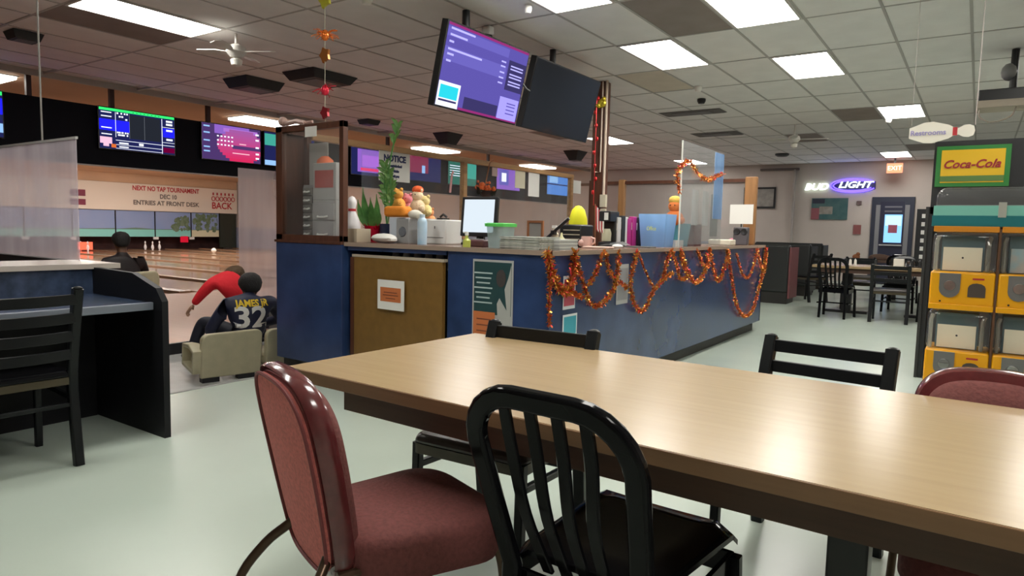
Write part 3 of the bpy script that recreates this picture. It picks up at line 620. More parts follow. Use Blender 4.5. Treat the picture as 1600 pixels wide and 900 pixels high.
# pots and plants
def plant_leaf(b, base, tip, w_, bend=(0, 0, 0), n=6):
    base = Vector(base); tip = Vector(tip); s = (tip - base).cross(Vector((.3, -1, .1))).normalized(); V = []; F = []
    for k in range(n + 1):
        a = k / n; c = base.lerp(tip, a) + Vector(bend) * sin(pi * a); h = w_ * sin(pi * min(1, .15 + a * .85)) ** .8 * (1 - a ** 3) + .001
        V += [c - s * h, c + Vector((0, .006, 0)), c + s * h]
    for k in range(n):
        F += [(3 * k, 3 * k + 1, 3 * k + 4, 3 * k + 3), (3 * k + 1, 3 * k + 2, 3 * k + 5, 3 * k + 4)]
    b.add(V, F)
m_lf = mat('leaf_green', (.07, .22, .05), .4, col2=(.2, .36, .1), nscale=18); m_lf2 = mat('leaf_dark', (.04, .16, .03), .4, col2=(.1, .28, .06), nscale=18)
def leaf(parent, base, tip, w_, bend, m):
    b = MB(); plant_leaf(b, base, tip, w_, bend); b.build('leaf', m, parent)
t = thing('snake_plant', 'snake plant with broad pointed green leaves in a red foil-wrapped pot', 'plant', P(582, 4.0), 4.0, CZ)
MB().lathe([(0, 0), (.05, 0), (.068, .12), (.072, .13), (0, .12)], n=16).build('foil_pot', mat('red_foil2', (.65, .01, .05), .22, metal=.5, bump=.8, nscale=30), t)
for k, (dx, h_, w_) in enumerate(((-.07, .28, .03), (-.045, .40, .032), (.0, .30, .036), (.035, .26, .036), (.06, .33, .03), (.01, .22, .03), (.09, .2, .025))):
    leaf(t, (dx * .4 - .02, .01 * (k % 3), .11), (dx * 1.5 - .05, -.02 + .02 * (k % 3), .11 + h_ * .85), w_ * 1.15, (dx * .4, 0, 0), m_lf2)
b = MB(); R_ = random.Random(5)
for k in range(40): a = R_.uniform(0, 6.28); b.add([(.05 * cos(a), .05 * sin(a), .1), (.05 * cos(a) + .02, .05 * sin(a), .1), (.09 * cos(a), .09 * sin(a), .1 + R_.uniform(.02, .06))], [(0, 1, 2)])
b.build('foil_ruffle', mat('red_foil2'), t, smooth=False)
t = thing('zz_plant', 'tall leafy stem plant rising above the plexiglass rail in a dark pot', 'plant', P(604, 4.05), 4.05, CZ)
MB().lathe([(0, 0), (.05, 0), (.06, .15), (0, .14)], n=16).build('pot', mat('navy_pot', (.02, .03, .08), .3), t)
for si, pts in enumerate(([(0, 0, .14), (.0, 0, .45), (.05, 0, .72), (.12, 0, .93)], [(0, 0, .14), (-.03, 0, .4), (-.02, 0, .62)], [(.01, 0, .14), (.05, 0, .38), (.03, 0, .55)])):
    C = catmull(pts, 6); MB().tube(C, .006, 6).build('stem', m_lf2, t)
    for k in range(4, len(C)):
        if si == 0 and 8 < k < 14: continue
        for s in (-1, 1):
            leaf(t, C[k], (C[k].x + s * R_.uniform(.04, .075), C[k].y - R_.uniform(-.02, .03), C[k].z + R_.uniform(.02, .07)), .016, (0, 0, .01), m_lf)
t = thing('tan_box', 'small tan cardboard box left of the red foil pot', 'box', P(562, 3.85), 3.8, CZ)
MB().box(-.07, .075, -.05, .1, 0, .105).build('carton', mat('carton', (.5, .42, .31), .7), t, bevel=.003, smooth=False)
t = thing('resin_pin', 'white decorative bowling pin with red bands behind the case post', 'pin', P(550, 4.05), 4.05, CZ)
MB().lathe([(r * 1.25, z * 1.0) for r, z in PINP], n=16).build('pin_body', m_pin, t); MB().lathe([(.031, .25), (.033, .252), (.033, .27), (.03, .272)], n=14).build('neck_stripe', m_red, t)
t = MB().ball((0, 0, .02), .09, 12, 6, (1.35, .8, .42)).ball((.06, 0, .01), .05, 8, 5, (1.4, 1, .5)).build('white_cloth', m_wh, label='crumpled white cloth lying in front of the red foil pot', category='cloth'); t.location = (P(600, 3.8), 3.8, CZ + .018)
# plush toys on a white and grey box
t = thing('grey_dispenser', 'grey and white box with a dark opening under the plush toys', 'box', P(634, 3.95), 3.95, CZ)
MB().box(-.12, -.045, -.06, .1, 0, .2).build('white_side', mat('side_white', (.5, .55, .62), .5), t, bevel=.003, smooth=False); MB().box(-.045, .08, -.06, .1, 0, .19).build('grey_front', m_gry, t, bevel=.003, smooth=False)
MB().lathe([(0, -.062), (.035, -.066), (.04, -.06), (.04, -.055)], (.02, 0, .09), 16, ax=1).build('dark_opening', mat('grey_dark', (.12, .13, .15), .3), t)
t = thing('blue_can', 'pale blue and white spray can in front of the white printer', 'can', P(665, 3.9), 3.86, CZ)
MB().lathe([(0, 0), (.036, 0), (.037, .17), (.03, .19), (.02, .2), (.02, .225), (0, .226)], n=18).build('can_body', mat('can_blue', (.3, .52, .72), .3, col2=(.62, .72, .8), nscale=6), t)
t = thing('receipt_printer', 'white cube-shaped printer with a thin slot on the counter', 'printer', P(689, 4.1), 4.02, CZ)
MB().box(-.115, .115, 0, .2, 0, .19).build('housing', m_wh, t, bevel=.008); MB().box(-.08, .09, -.002, 0, .05, .054).box(0, .006, -.002, 0, .12, .14).build('slot', m_blk, t, smooth=False)
t = thing('stapler', 'small black stapler lying on top of the white printer', 'stapler', P(692, 4.12), 4.12, CZ + .192)
MB().box(-.03, .03, -.04, .04, 0, .012).build('base', m_blk, t, smooth=False); MB().tube([(-.03, 0, .02), (0, 0, .04), (.035, 0, .02)], .01, 6).build('arm', m_blk, t)
def plush(lab, px, y, z, col, ears=None, s=1.0, lie=0, hat=None):
    t = thing('plush_toy', lab, 'toy', P(px, y), y, z); m = mat('plush%.2f%.2f%.2f' % col, col, .95, bump=.6, nscale=60)
    MB().ball((0, 0, .045 * s), .05 * s, 12, 8, (1.1, .9, .95)).build('body', m, t); h = MB().ball((0, -.005, .115 * s), .038 * s, 12, 8).build('head', m, t)
    for sx in (-1, 1): MB().ball((sx * .05 * s, -.02, .03 * s), .022 * s, 8, 6).build('paw', m, t); MB().ball((sx * .028 * s, 0, .148 * s), .013 * s, 8, 5).build('ear', m, t)
    e = MB(); [e.ball((sx * .014 * s, -.04 * s, .12 * s), .004 * s, 6, 4) for sx in (-1, 1)]; e.build('eyes', m_blk, t)
    if hat: MB().ball((0, .0, .15 * s), .035 * s, 10, 6, (1.1, 1.1, .8)).build('red_top', mat('hat%.2f' % hat[0], hat, .9, bump=.5, nscale=50), t)
t = MB().box(-.11, .11, -.05, .07, 0, .085).build('orange_pouch', mat('orange_fur', (.75, .25, .02), .8, bump=.4, nscale=40), bevel=.03, seg=4, label='bright orange soft pouch on top of the grey and white box', category='pouch'); t.location = (P(620, 3.95), 3.95, CZ + .205)
t = MB().ball((0, 0, .035), .06, 12, 7, (1.1, .7, .6)).ball((.05, 0, .02), .04, 8, 6, (1, .7, .8)).build('white_pouch', mat('plush_white', (.75, .72, .62), .9), label='white fluffy cloth hanging over the grey box beside the orange pouch', category='cloth'); t.location = (P(648, 3.97), 3.97, CZ + .192)
plush('orange and yellow plush toy left of the green stem plant top', 622, 4.2, CZ + .26, (.8, .38, .08), s=1.2)
plush('pink plush toy beside the orange one on the counter', 637, 4.3, CZ + .23, (.75, .25, .3), s=1.15)
plush('cream plush toy with a red-orange woolly top', 652, 4.15, CZ + .24, (.8, .62, .42), s=1.25, hat=(.75, .12, .03))
plush('yellow-cream plush toy at the right end of the toys', 664, 4.2, CZ + .215, (.8, .65, .3), s=1.1)
plush('peach plush toy peeping out over the white printer', 672, 4.35, CZ + .15, (.8, .35, .15), s=.9)
t = MB().box(-.16, .18, -.08, .12, 0, .20).build('toy_shelf_box', mat('box_white2', (.5, .5, .47), .6), smooth=False, label='pale box carrying the plush toys behind the grey dispenser', category='box'); t.location = (P(648, 4.3), 4.24, CZ)
# POS monitor
t = thing('pos_monitor', 'black framed touch monitor with a bright pale display on the counter', 'monitor', P(745, 4.12), 4.12, CZ, radians(8))
MB().box(-.13, .13, -.02, .16, 0, .02).build('base_plate', m_blk, t, bevel=.004, smooth=False); MB().box(-.03, .03, .04, .07, 0, .2).build('neck', m_blk, t, smooth=False)
M_ = MB(); M_.box(-.155, .155, 0, .035, .07, .37); mo = M_.build('casing', m_blk, t, bevel=.006, smooth=False); MB().box(-.13, .13, -.002, 0, .10, .35).build('display', glow('pos_glow', (.55, .62, .68), .85), t, smooth=False)
t.rotation_euler.x = radians(-6)
t = thing('card_reader', 'small dark and pink card reader under the touch monitor', 'card reader', P(752, 3.9), 3.86, CZ)
MB().box(-.08, .08, -.04, .05, 0, .05).build('case', mat('reader_dark', (.12, .05, .06), .4), t, bevel=.01); MB().box(-.05, .03, -.02, .03, .05, .056).build('keypad', m_gry, t, smooth=False)
t = thing('sanitizer_bottle', 'small yellow-green pump bottle standing on the counter edge', 'bottle', P(732, 3.74), 3.72, CZ)
MB().lathe([(0, 0), (.028, 0), (.028, .045), (.012, .06), (.01, .08), (0, .08)], n=14).build('bottle_body', mat('lime', (.55, .62, .12), .3), t); MB().lathe([(0, .08), (.014, .08), (.012, .105), (0, .105)], n=12).tube([(0, 0, .1), (-.03, 0, .1)], .005, 6).build('pump', m_wh, t)
t = thing('lidded_tub', 'clear plastic tub with a bright green lid on the counter', 'tub', P(782, 3.82), 3.82, CZ)
MB().lathe([(0, 0), (.066, 0), (.078, .145), (0, .145)], n=4).build('tub', clear('tub_clear', (.85, .93, .92), haze=.45, hcol=(.6, .72, .72)), t, smooth=False)
MB().lathe([(0, .145), (.088, .145), (.09, .165), (.07, .17), (0, .17)], n=4).build('lid', mat('lid_green', (.12, .62, .12), .35), t, smooth=False); t.rotation_euler.z = radians(45); t.scale = (1.25, 1.1, 1)
# newspapers
R_ = random.Random(9)
for k in range(9):
    t = MB().box(-.15, .16, -.12, .14, 0, .0085).build('newspaper', mat('newsprint%d' % (k % 3), ((.42, .44, .38), (.5, .5, .45), (.36, .38, .34))[k % 3], .8, noise=.3, nscale=30), smooth=False,
        label=('folded newspaper topmost in the stack at the counter corner' if k == 8 else 'folded newspaper, %s in the stack at the counter corner' % ('bottom one', 'second from the bottom', 'third from the bottom', 'fourth from the bottom', 'middle one', 'third under the top one', 'second under the top one', 'just under the top one')[k]), category='newspaper', group='newspapers stacked at the counter corner')
    t.location = (P(826, 3.8) + R_.uniform(-.004, .004), 3.8 + R_.uniform(-.005, .005), CZ + k * .0092); t.rotation_euler.z = R_.uniform(-.03, .03)
for k in range(6):
    t = MB().box(-.09, .075, -.12, .12, 0, .010).build('magazine', mat('magz%d' % (k % 2), ((.4, .42, .4), (.62, .64, .6))[k % 2], .6), smooth=False,
        label=('magazine topmost of the short stack right of the newspapers' if k == 5 else 'magazine, %s of the short stack right of the newspapers' % ('bottom one', 'second from the bottom', 'third from the bottom', 'third from the top', 'second from the top')[k]), category='magazine', group='magazines right of the newspapers')
    t.location = (P(872, 3.82) + R_.uniform(-.003, .003), 3.83, CZ + k * .0113)
m_wood3 = mat('picture_frame_wood', (.3, .12, .05), .4)
t = thing('picture_frame', 'small wooden picture frame leaning behind the counter by the plexiglass', 'picture frame', P(836, 5.2), 5.2, CZ - .02)
for a in ((-.085, -.065, 0, .24), (.065, .085, 0, .24), (-.065, .065, 0, .02), (-.065, .065, .22, .24)): MB().box(a[0], a[1], -.01, .01, a[2], a[3]).build('frame_bar', m_wood3, t, smooth=False)
MB().box(-.065, .065, 0, .004, .02, .22).build('picture', mat('pic_grey', (.3, .29, .27), .5), t, smooth=False)
# back work desk that carries the further items
t = thing('work_desk', 'dark work surface running behind the counter inside the enclosure', 'desk', -4.3, 6.4, 0)
RB(t).box(-4.82, -3.95, 4.9, 7.85, .95, .985).build('desk_top', mat('desk_dark', (.05, .03, .03), .4), t, smooth=False); RB(t).box(-4.8, -4.0, 4.95, 7.8, 0, .95).build('desk_body', m_kick, t, smooth=False)
t = thing('soap_bottle', 'pale pump bottle behind the laptop screen at the work desk', 'bottle', P(866, 4.9), 4.15, CZ)
t.location = (P(866, 4.12), 4.12, CZ)
MB().lathe([(0, 0), (.028, 0), (.03, .09), (.012, .11), (.01, .13), (0, .13)], n=14).build('bottle_body', mat('soap_cream', (.65, .6, .45), .4), t); MB().lathe([(0, .13), (.02, .13), (.018, .15), (0, .15)], n=12).build('pump', m_wh, t)
t = thing('lotion_bottle', 'short yellowish bottle with a pointed cap left of the black trays', 'bottle', P(877, 4.0), 4.0, CZ)
MB().lathe([(0, 0), (.024, 0), (.026, .055), (.01, .075), (.006, .1), (0, .1)], n=14).build('bottle_body', mat('lotion', (.7, .68, .4), .35), t)
t = thing('open_laptop', 'thin dark tilted screen seen edge-on behind the bottles', 'laptop', P(862, 4.3), 4.3, CZ)
MB().box(-.14, .02, -.1, .12, 0, .015).build('keyboard_base', mat('navy_case', (.03, .05, .14), .4), t, smooth=False)
MB().tube([(-.1, 0, .02), (.14, 0, .21)], .012, 6).box(-.0, .03, -.02, .02, .09, .12).build('screen_edge', m_blk, t)
t = thing('letter_tray', 'black stacked tray with white slots under the yellow hat', 'tray', P(899, 4.12), 4.1, CZ)
MB().box(-.085, .085, -.06, .12, 0, .15).build('tray_body', m_blk, t, bevel=.01); MB().box(-.05, .075, -.064, -.06, .05, .056).box(-.05, .075, -.064, -.06, .08, .086).box(-.05, .075, -.064, -.06, .11, .116).build('slot_edge', mat('gold_lines', (.5, .45, .35), .4), t, smooth=False)
t = MB().lathe([(0, 0), (.065, 0), (.062, .04), (.045, .1), (.02, .125), (0, .13)], n=18).build('yellow_hat', mat('yellow_soft', (.8, .78, .01), .6), label='bright yellow dome-shaped hat on top of the black tray', category='hat'); t.location = (P(900, 4.12), 4.14, CZ + .152)
t = thing('pink_mug', 'pale pink piggy-shaped mug right of the black tray', 'mug', P(922, 4.05), 4.0, CZ)
MB().lathe([(0, 0), (.035, 0), (.04, .05), (.034, .075), (0, .075)], n=16).build('cup', mat('pink_ceramic', (.7, .45, .4), .3), t); MB().tube([(.035, 0, .065), (.06, 0, .06), (.06, 0, .035), (.036, 0, .02)], .007, 6).build('handle', mat('pink_ceramic'), t); MB().ball((-.02, -.03, .03), .025, 8, 6).build('snout', mat('pink_ceramic'), t)
t = MB().box(-.09, .09, -.05, .05, 0, .012).build('pink_cloth', mat('pink_cloth', (.7, .5, .42), .8), bevel=.005, label='folded pink cloth lying flat beside the pink mug', category='cloth'); t.location = (P(935, 3.9), 3.9, CZ)
t = thing('small_flag', 'small striped flag hanging from a stick beside the brown column', 'flag', P(930, 4.4), 4.4, CZ)
MB().tube([(0, 0, 0), (-.01, 0, .30)], .004, 6).build('stick', m_wood3, t)
for k in range(6): MB().add([(-.008 + k * .012, 0, .29 - k * .012), (.004 + k * .012, .004, .285 - k * .015), (.014 + k * .010, .004, .10 - k * .003), (.002 + k * .010, 0, .12)], [(0, 1, 2, 3)]).build('stripe', mat('flag_red', (.5, .03, .05), .7) if k % 2 == 0 else m_wh, t, smooth=False)
t = thing('coffee_maker', 'black machine with a white label standing at the foot of the column', 'coffee maker', P(953, 4.1), 4.05, CZ)
MB().box(-.055, .06, -.05, .1, 0, .03).box(-.055, .06, .03, .1, .03, .2).box(-.055, .06, -.05, .1, .17, .24).build('housing', m_blk, t, bevel=.006, smooth=False); MB().lathe([(0, .035), (.04, .035), (.042, .09), (.03, .12), (0, .12)], (0, -.005, 0), 14).build('jug', mat('jug_cream', (.5, .48, .35), .3), t); MB().box(0, .04, -.052, -.05, .18, .23).build('white_label', m_wh, t, smooth=False); t.scale = (.72, .9, .95)
bx = P(963, 4.1)
for k, (c, w_, h_, lab) in enumerate((((.6, .6, .6), .018, .19, 'white binder standing first right of the black machine'), ((.02, .02, .02), .03, .2, 'black binder standing between two white binders'), ((.65, .65, .65), .02, .19, 'white binder left of the pink binders'),
                                      ((.45, .02, .2), .028, .18, 'pink binder left of its wider twin'), ((.5, .03, .25), .04, .19, 'wide pink binder in the middle of the row'), ((.03, .02, .03), .045, .185, 'black bag-like folder right of the pink binders'), ((.42, .28, .12), .045, .17, 'tan folder standing at the right end of the binder row'))):
    t = thing('binder', lab, 'binder', bx + w_ / 2, 4.1, CZ, group='binders standing in a row on the counter'); m = mat('binder%d' % k, c, .5)
    w_ *= .74; MB().box(-w_ / 2, w_ / 2, -.02, .04, 0, h_).build('cover', m, t, bevel=.004, smooth=False); MB().box(-w_ / 3, w_ / 3, -.023, -.02, h_ * .55, h_ * .8).build('spine_label', m_paper, t, smooth=False); bx += w_ + .004
t = thing('blue_tub', 'tapering clear light blue plastic tub full of papers on the counter', 'tub', P(1035, 4.5), 4.62, CZ); t.location = (P(1034, 4.1), 4.02, CZ); t.scale = (.72, .72, 1)
q = clear('tub_blue', (.75, .88, 1), haze=.6, hcol=(.45, .66, .9)); MB().lathe([(.14, 0), (.17, .2), (.175, .2), (.145, 0)], n=4).build('tub_wall', q, t, smooth=False); MB().lathe([(0, 0), (.14, 0), (.14, .004), (0, .004)], n=4).build('tub_bottom', q, t, smooth=False)
t.rotation_euler.z = radians(45)
MB().box(-.08, .08, -.06, .06, .01, .19).build('paper_stack', mat('paper_blue', (.55, .66, .75), .6), t, smooth=False); text('lettering', 'Office', .035, (-.095, -.095, .11), (1, -1, 0), UP, mat('yellow_print', (.7, .75, .1), .5), t)
t = MB().box(-.2, .16, -.06, .05, 0, .008).add([(-.2, -.05, .01), (-.08, .05, .035), (.02, -.04, .015)], [(0, 1, 2)]).build('loose_papers', mat('paper_dark', (.1, .1, .1), .6, noise=.5, nscale=10), smooth=False, label='loose dark and white papers lying in front of the blue tub', category='papers'); t.location = (P(990, 4.2), 4.15, CZ)
t = MB().ball((0, 0, .012), .03, 10, 6, (1.3, .8, .5)).build('crumpled_tissue', m_wh, label='small crumpled white tissue near the counter edge', category='tissue'); t.location = (P(965, 3.9), 3.9, CZ)
plush('orange and red plush toy behind the clear counter screen', 1052, 6.1, CZ + .1, (.75, .22, .06), s=1.5, hat=(.8, .5, .1))
t = MB().box(-.14, .12, -.1, .1, 0, .2).build('dark_red_box', mat('dark_red', (.1, .02, .025), .5), smooth=False, label='dark red box under the plush toy behind the clear screen', category='box'); t.location = (P(1070, 6.2), 6.2, CZ)
t = thing('blue_bin', 'turquoise clear bin seen through the counter screen', 'bin', P(1093, 6.6), 6.6, CZ); t.location.x = -2.5
MB().lathe([(0, 0), (.1, 0), (.13, .22), (.12, .22), (.09, .01), (0, .01)], n=16).build('bin_wall', clear('bin_teal', (.5, .8, .85), haze=.6, hcol=(.2, .5, .58)), t)
t = thing('white_sign_board', 'blank white card on a small stand near the far end of the counter', 'sign', P(1155, 7.8), 7.9, CZ); t.location.x = P(1156, 7.9)
MB().box(-.13, .13, 0, .008, .24, .46).build('card', m_paper, t, smooth=False); MB().tube([(0, .02, 0), (0, .02, .3)], .008, 6).build('stand', m_blk, t)
t = thing('speaker_dock', 'dark device with two round cups under the white card', 'device', P(1156, 8), 7.8, CZ); t.location.x = P(1157, 7.8)
MB().box(-.08, .08, -.03, .05, 0, .2).build('case', mat('dock_grey', (.1, .09, .1), .4), t, bevel=.01); MB().lathe([(0, -.035), (.035, -.04), (.04, -.03)], (-.04, 0, .15), 14, ax=1).lathe([(0, -.035), (.035, -.04), (.04, -.03)], (.04, 0, .15), 14, ax=1).build('round_cup', m_blk, t)
t = MB().ball((0, 0, .03), .06, 10, 6, (1.4, .8, .7)).build('pink_flower', mat('pink_flower', (.75, .2, .3), .7), label='pink cloth flower lying under the white card', category='flower'); t.location = (P(1148, 7.4), 7.4, CZ)
t = MB().box(-.12, .12, -.1, .1, 0, .06).build('tissue_box', mat('cream_box', (.68, .64, .52), .6), bevel=.01, label='low cream box on the counter left of the pink flower', category='box'); t.location = (P(1128, 7.4), 7.4, CZ)
t = MB().box(-.13, .13, -.1, .1, 0, .06).build('white_tray', m_wh, smooth=False, label='small white tray in front of the turquoise bin', category='tray'); t.location = (-2.42, 6.1, CZ)
# papers taped on the plexi rail
def rail_paper(px0, py0, px1, py1, lab, m=m_paper, name='taped_paper', txt=()):
    a = PX(px0, py0, RX + .01); b = PX(px1, py1, RX + .01); t = E(name, (RX + .01, (a.y + b.y) / 2, (a.z + b.z) / 2), lab, 'paper')
    MB().box(0, .002, (a.y - b.y) / 2, (b.y - a.y) / 2, (b.z - a.z) / 2, (a.z - b.z) / 2).build('sheet', m, t, smooth=False)
    for (s, sz, dz) in txt: text('lettering', s, sz, (.004, 0, dz), (0, 1, 0), UP, mat('ink_navy', (.02, .03, .12), .5), t, bold=.004)
    return t
n_ = rail_paper(592, 232, 640, 286, 'white NOTICE sheet taped on the plexiglass behind the tall plant', txt=(('NOTICE', .085, .07), ('no outside food', .03, .0), ('or drinks', .03, -.05), ('thank you', .03, -.1)))
rail_paper(805, 266, 820, 295, 'cream paper clipped on the plexiglass left of its taller neighbour', mat('paper_cream', (.7, .66, .5), .7))
rail_paper(826, 268, 842, 308, 'tall white paper clipped on the plexiglass beside the blue screen', m_paper)
rail_paper(769, 256, 777, 276, 'small pinkish paper pinned beside the middle rail post', mat('paper_pink', (.6, .45, .42), .7))
rail_paper(893, 281, 907, 303, 'small white paper at the far end of the plexiglass rail', m_paper)
t = MB().tube([(0, -.03, -.1), (0, 0, .1), (0, .02, .13), (0, .0, .15), (0, -.02, .13), (0, .0, .1), (0, .03, -.1)], .012, 6).build('awareness_ribbon', mat('ribbon_pink', (.8, .42, .42), .6), label='small pink ribbon stuck on the plexiglass under the green screen', category='ribbon'); q = PX(706, 287, RX + .02); t.location = q
t = thing('flower_basket', 'dark hanging basket with orange flowers at the middle rail post', 'basket', *PY(760, 300, 5.9))
MB().lathe([(0, -.2), (.03, -.19), (.05, -.05), (.08, 0), (0, 0)], n=14).build('basket', mat('basket_dark', (.06, .035, .03), .8), t)
b = MB(); R_ = random.Random(8)
for k in range(22): b.ball((R_.uniform(-.11, .11), R_.uniform(-.06, .06), R_.uniform(.0, .1)), R_.uniform(.012, .028), 6, 4)
b.build('flowers', mat('flower_orange', (.75, .15, .03), .7), t)
b = MB()
for k in range(18): a = R_.uniform(0, 6.28); b.add([(0, 0, 0), (.1 * cos(a), .08 * sin(a), R_.uniform(-.06, .02)), (.12 * cos(a + .3), .1 * sin(a + .3), R_.uniform(-.02, .05))], [(0, 1, 2)])
b.build('foliage', mat('foliage_dark', (.03, .03, .02), .8), t, smooth=False)
MB().tube([(-.02, .0, .05), (0, .05, .3), (.02, .1, .34)], .008, 6).build('hook', m_wood3, t)
# hazy end divider beside the case
t = thing('milky_divider', 'milky plastic divider behind the bowlers seats left of the counter end block', 'divider', -7.4, 5.6, LN_Z)
a_ = PX(372, 262, -7.4)
RB(t).box(-7.405, -7.4, a_.y, a_.y + 1.35, LN_Z + .3, a_.z).build('sheet', clear('milky2', (1, 1, 1), haze=.38, hcol=(.85, .76, .78)), t, smooth=False)
for y in (a_.y + .02, a_.y + 1.33): RB(t).box(-7.42, -7.38, y - .012, y + .012, LN_Z, LN_Z + .3).build('leg', m_kick, t, smooth=False)

# move the things right of the corner back onto the side worktop (same bearing, real depth)
def onto(names, X, z0=CZ):
    for o in list(S.objects):
        if o.parent is None and o.name.split('.')[0] in names:
            k = X / o.location.x; z = o.location.z
            o.location.x *= k; o.location.y *= k; o.location.z = z0 + (z - CZ) * k if z >= CZ - .001 else z0
            o.scale = tuple(c * k for c in o.scale)
onto(('magazine',), -2.34); onto(('soap_bottle', 'open_laptop'), -2.72); onto(('lotion_bottle',), -2.6); onto(('letter_tray', 'yellow_hat'), -2.68); onto(('pink_mug',), -2.5)
onto(('pink_cloth',), -2.36); onto(('small_flag',), -2.74); onto(('coffee_maker',), -2.66); onto(('binder',), -2.6); onto(('blue_tub',), -2.42); onto(('loose_papers',), -2.42); onto(('crumpled_tissue',), -2.3)
onto(('dark_red_box',), -2.5); onto(('pink_flower', 'tissue_box'), -2.42); onto(('white_sign_board', 'speaker_dock'), -2.33)
for o in S.objects:
    if o.name.startswith('plush_toy') and o.location.y > 5.5: k = -2.5 / o.location.x; o.location.x *= k; o.location.y *= k; o.location.z = CZ + .2; o.scale = (1.1, 1.1, 1.1)
onto(('picture_frame',), -4.3, .985); onto(('flower_basket',), -4.78, CZ)
# ------------------------------------------------------------------ foreground table
m_lam = mat('table_laminate', (.42, .30, .165), .24, spec=.45, col2=(.39, .275, .15), nscale=3, stretch=(.8, 14, 1))
m_tedge = mat('table_edge', (.27, .15, .075), .4, noise=.15, nscale=6, stretch=(.5, 8, 8))
m_apr = mat('table_apron', (.085, .04, .022), .5, noise=.25, nscale=5, stretch=(.5, 8, 8))
ROTT = radians(-1.6)
tb = E('dining_table', (-1.78, 1.35, 0), 'long wood-look laminate table in the foreground with a brown edge', 'table', rotz=ROTT)
TW, TL_ = .95, 3.3
MB().box(.0, TL_, .0, TW, .712, .7495).build('edge_band', m_tedge, tb, bevel=.002, smooth=False)
MB().box(.003, TL_ - .003, .003, TW - .003, .745, .7505).build('tabletop', m_lam, tb, smooth=False)
ap = MB(); ap.box(.22, TL_ - .22, .05, .075, .64, .712).box(.22, TL_ - .22, TW - .075, TW - .05, .64, .712).box(.22, .245, .075, TW - .075, .64, .712).box(TL_ - .245, TL_ - .22, .075, TW - .075, .64, .712)
ap.build('apron', m_apr, tb, smooth=False)
m_iron = mat('black_iron', (.012, .012, .013), .3)
for px in (1.56, 2.9):
    MB().box(px - .045, px + .045, TW / 2 - .04, TW / 2 + .04, .03, .70).build('pedestal', m_iron, tb, bevel=.006)
    MB().box(px - .2, px + .2, TW / 2 - .2, TW / 2 + .2, .69, .712).build('mounting_plate', m_iron, tb, smooth=False)
    for a in (0, 1):
        f = MB(); L = .38
        for s in (-1, 1):
            pts = [(0, 0, .06), (s * .15, 0, .055), (s * .30, 0, .04), (s * L, 0, .022)]
            pts = [(px + (p[0] if a else 0), TW / 2 + (0 if a else p[0]), p[2]) for p in pts]
            f.sweep(pts, [(-.03, -.03), (.022, -.03), (.022, .03), (-.03, .03)])
        f.build('base_foot', m_iron, tb, bevel=.006)
# ------------------------------------------------------------------ chairs
m_bw = mat('black_metal', (.005, .005, .006), .10, spec=.14); m_bl = mat('black_satin', (.008, .009, .010), .35, spec=.25)
m_seat = mat('seat_vinyl', (.035, .028, .025), .3, noise=.15, nscale=20); m_brz = mat('bronze_tube', (.09, .055, .035), .3, metal=.7)
m_mar = mat('maroon_fabric', (.17, .05, .045), .85, noise=.22, nscale=90, bump=.25); m_mar2 = mat('maroon_fabric_back', (.76, .22, .20), .85, noise=.2, nscale=110, bump=.2); m_rim = mat('maroon_vinyl', (.12, .02, .022), .2, coat=.6, noise=.15, nscale=40)
def sq(a, b=None, r=.25):
    b = b or a; c = min(a, b) * r
    return [(a - c, -b), (a, -b + c), (a, b - c), (a - c, b), (-a + c, b), (-a, b - c), (-a, -b + c), (-a + c, -b)]
def ladder_chair(lab, rungs=((.775, .052), (.69, .05), (.60, .05)), curve=.0, post=.023, w=.21, seatm=None, H=.83):
    t = E('ladder_back_chair', (0, 0, 0), lab, 'chair')
    for s in (-1, 1):
        MB().sweep(catmull([(s * w, -.24, 0), (s * w, -.20, .3), (s * w, -.195, .46), (s * w, -.235, .65), (s * w, -.29, H)], 4), sq(post), ref=(0, 1, 0)).ball((s * w, -.29, H), post * 1.05, 10, 5, (1, 1, .55)).build('rear_post', m_bl, t)
        MB().sweep([(s * (w - .01), .23, 0), (s * (w - .01), .22, .435)], sq(.016), ref=(0, 1, 0)).build('front_leg', m_bl, t)
        MB().sweep([(s * (w - .005), -.2, .33), (s * (w - .005), .21, .35)], sq(.012), ref=(0, 0, 1)).build('side_stretcher', m_bl, t)
    for z, h in rungs:
        y = -.195 - .095 * max(0, (z - .46)) / (.37) - .0
        P_ = [(x * w / .21, y - curve * (1 - (x / .21) ** 2), z) for x in (-.20, -.12, -.04, .04, .12, .20)]
        MB().sweep(P_, sq(h / 2, .008, .3), ref=(0, 0, 1)).build('back_slat', m_bl, t)
    for y, z in ((-.2, .3),): MB().sweep([(-w, y, z), (w, y, z)], sq(.01), ref=(0, 0, 1)).build('cross_stretcher', m_bl, t)
    MB().prism(rrect(w * 2 + .01, .45, .03), lambda a, b: (a, b + .015, .40), lambda a, b: (a, b + .015, .435)).build('seat_frame', mat('olive_trim', (.05, .038, .018), .4), t, smooth=False)
    MB().prism(rrect(w * 2 + .02, .46, .04), lambda a, b: (a, b + .015, .436), lambda a, b: (a * .95, b * .95 + .015, .468)).build('seat', seatm or m_seat, t, bevel=.012, seg=3)
    return t
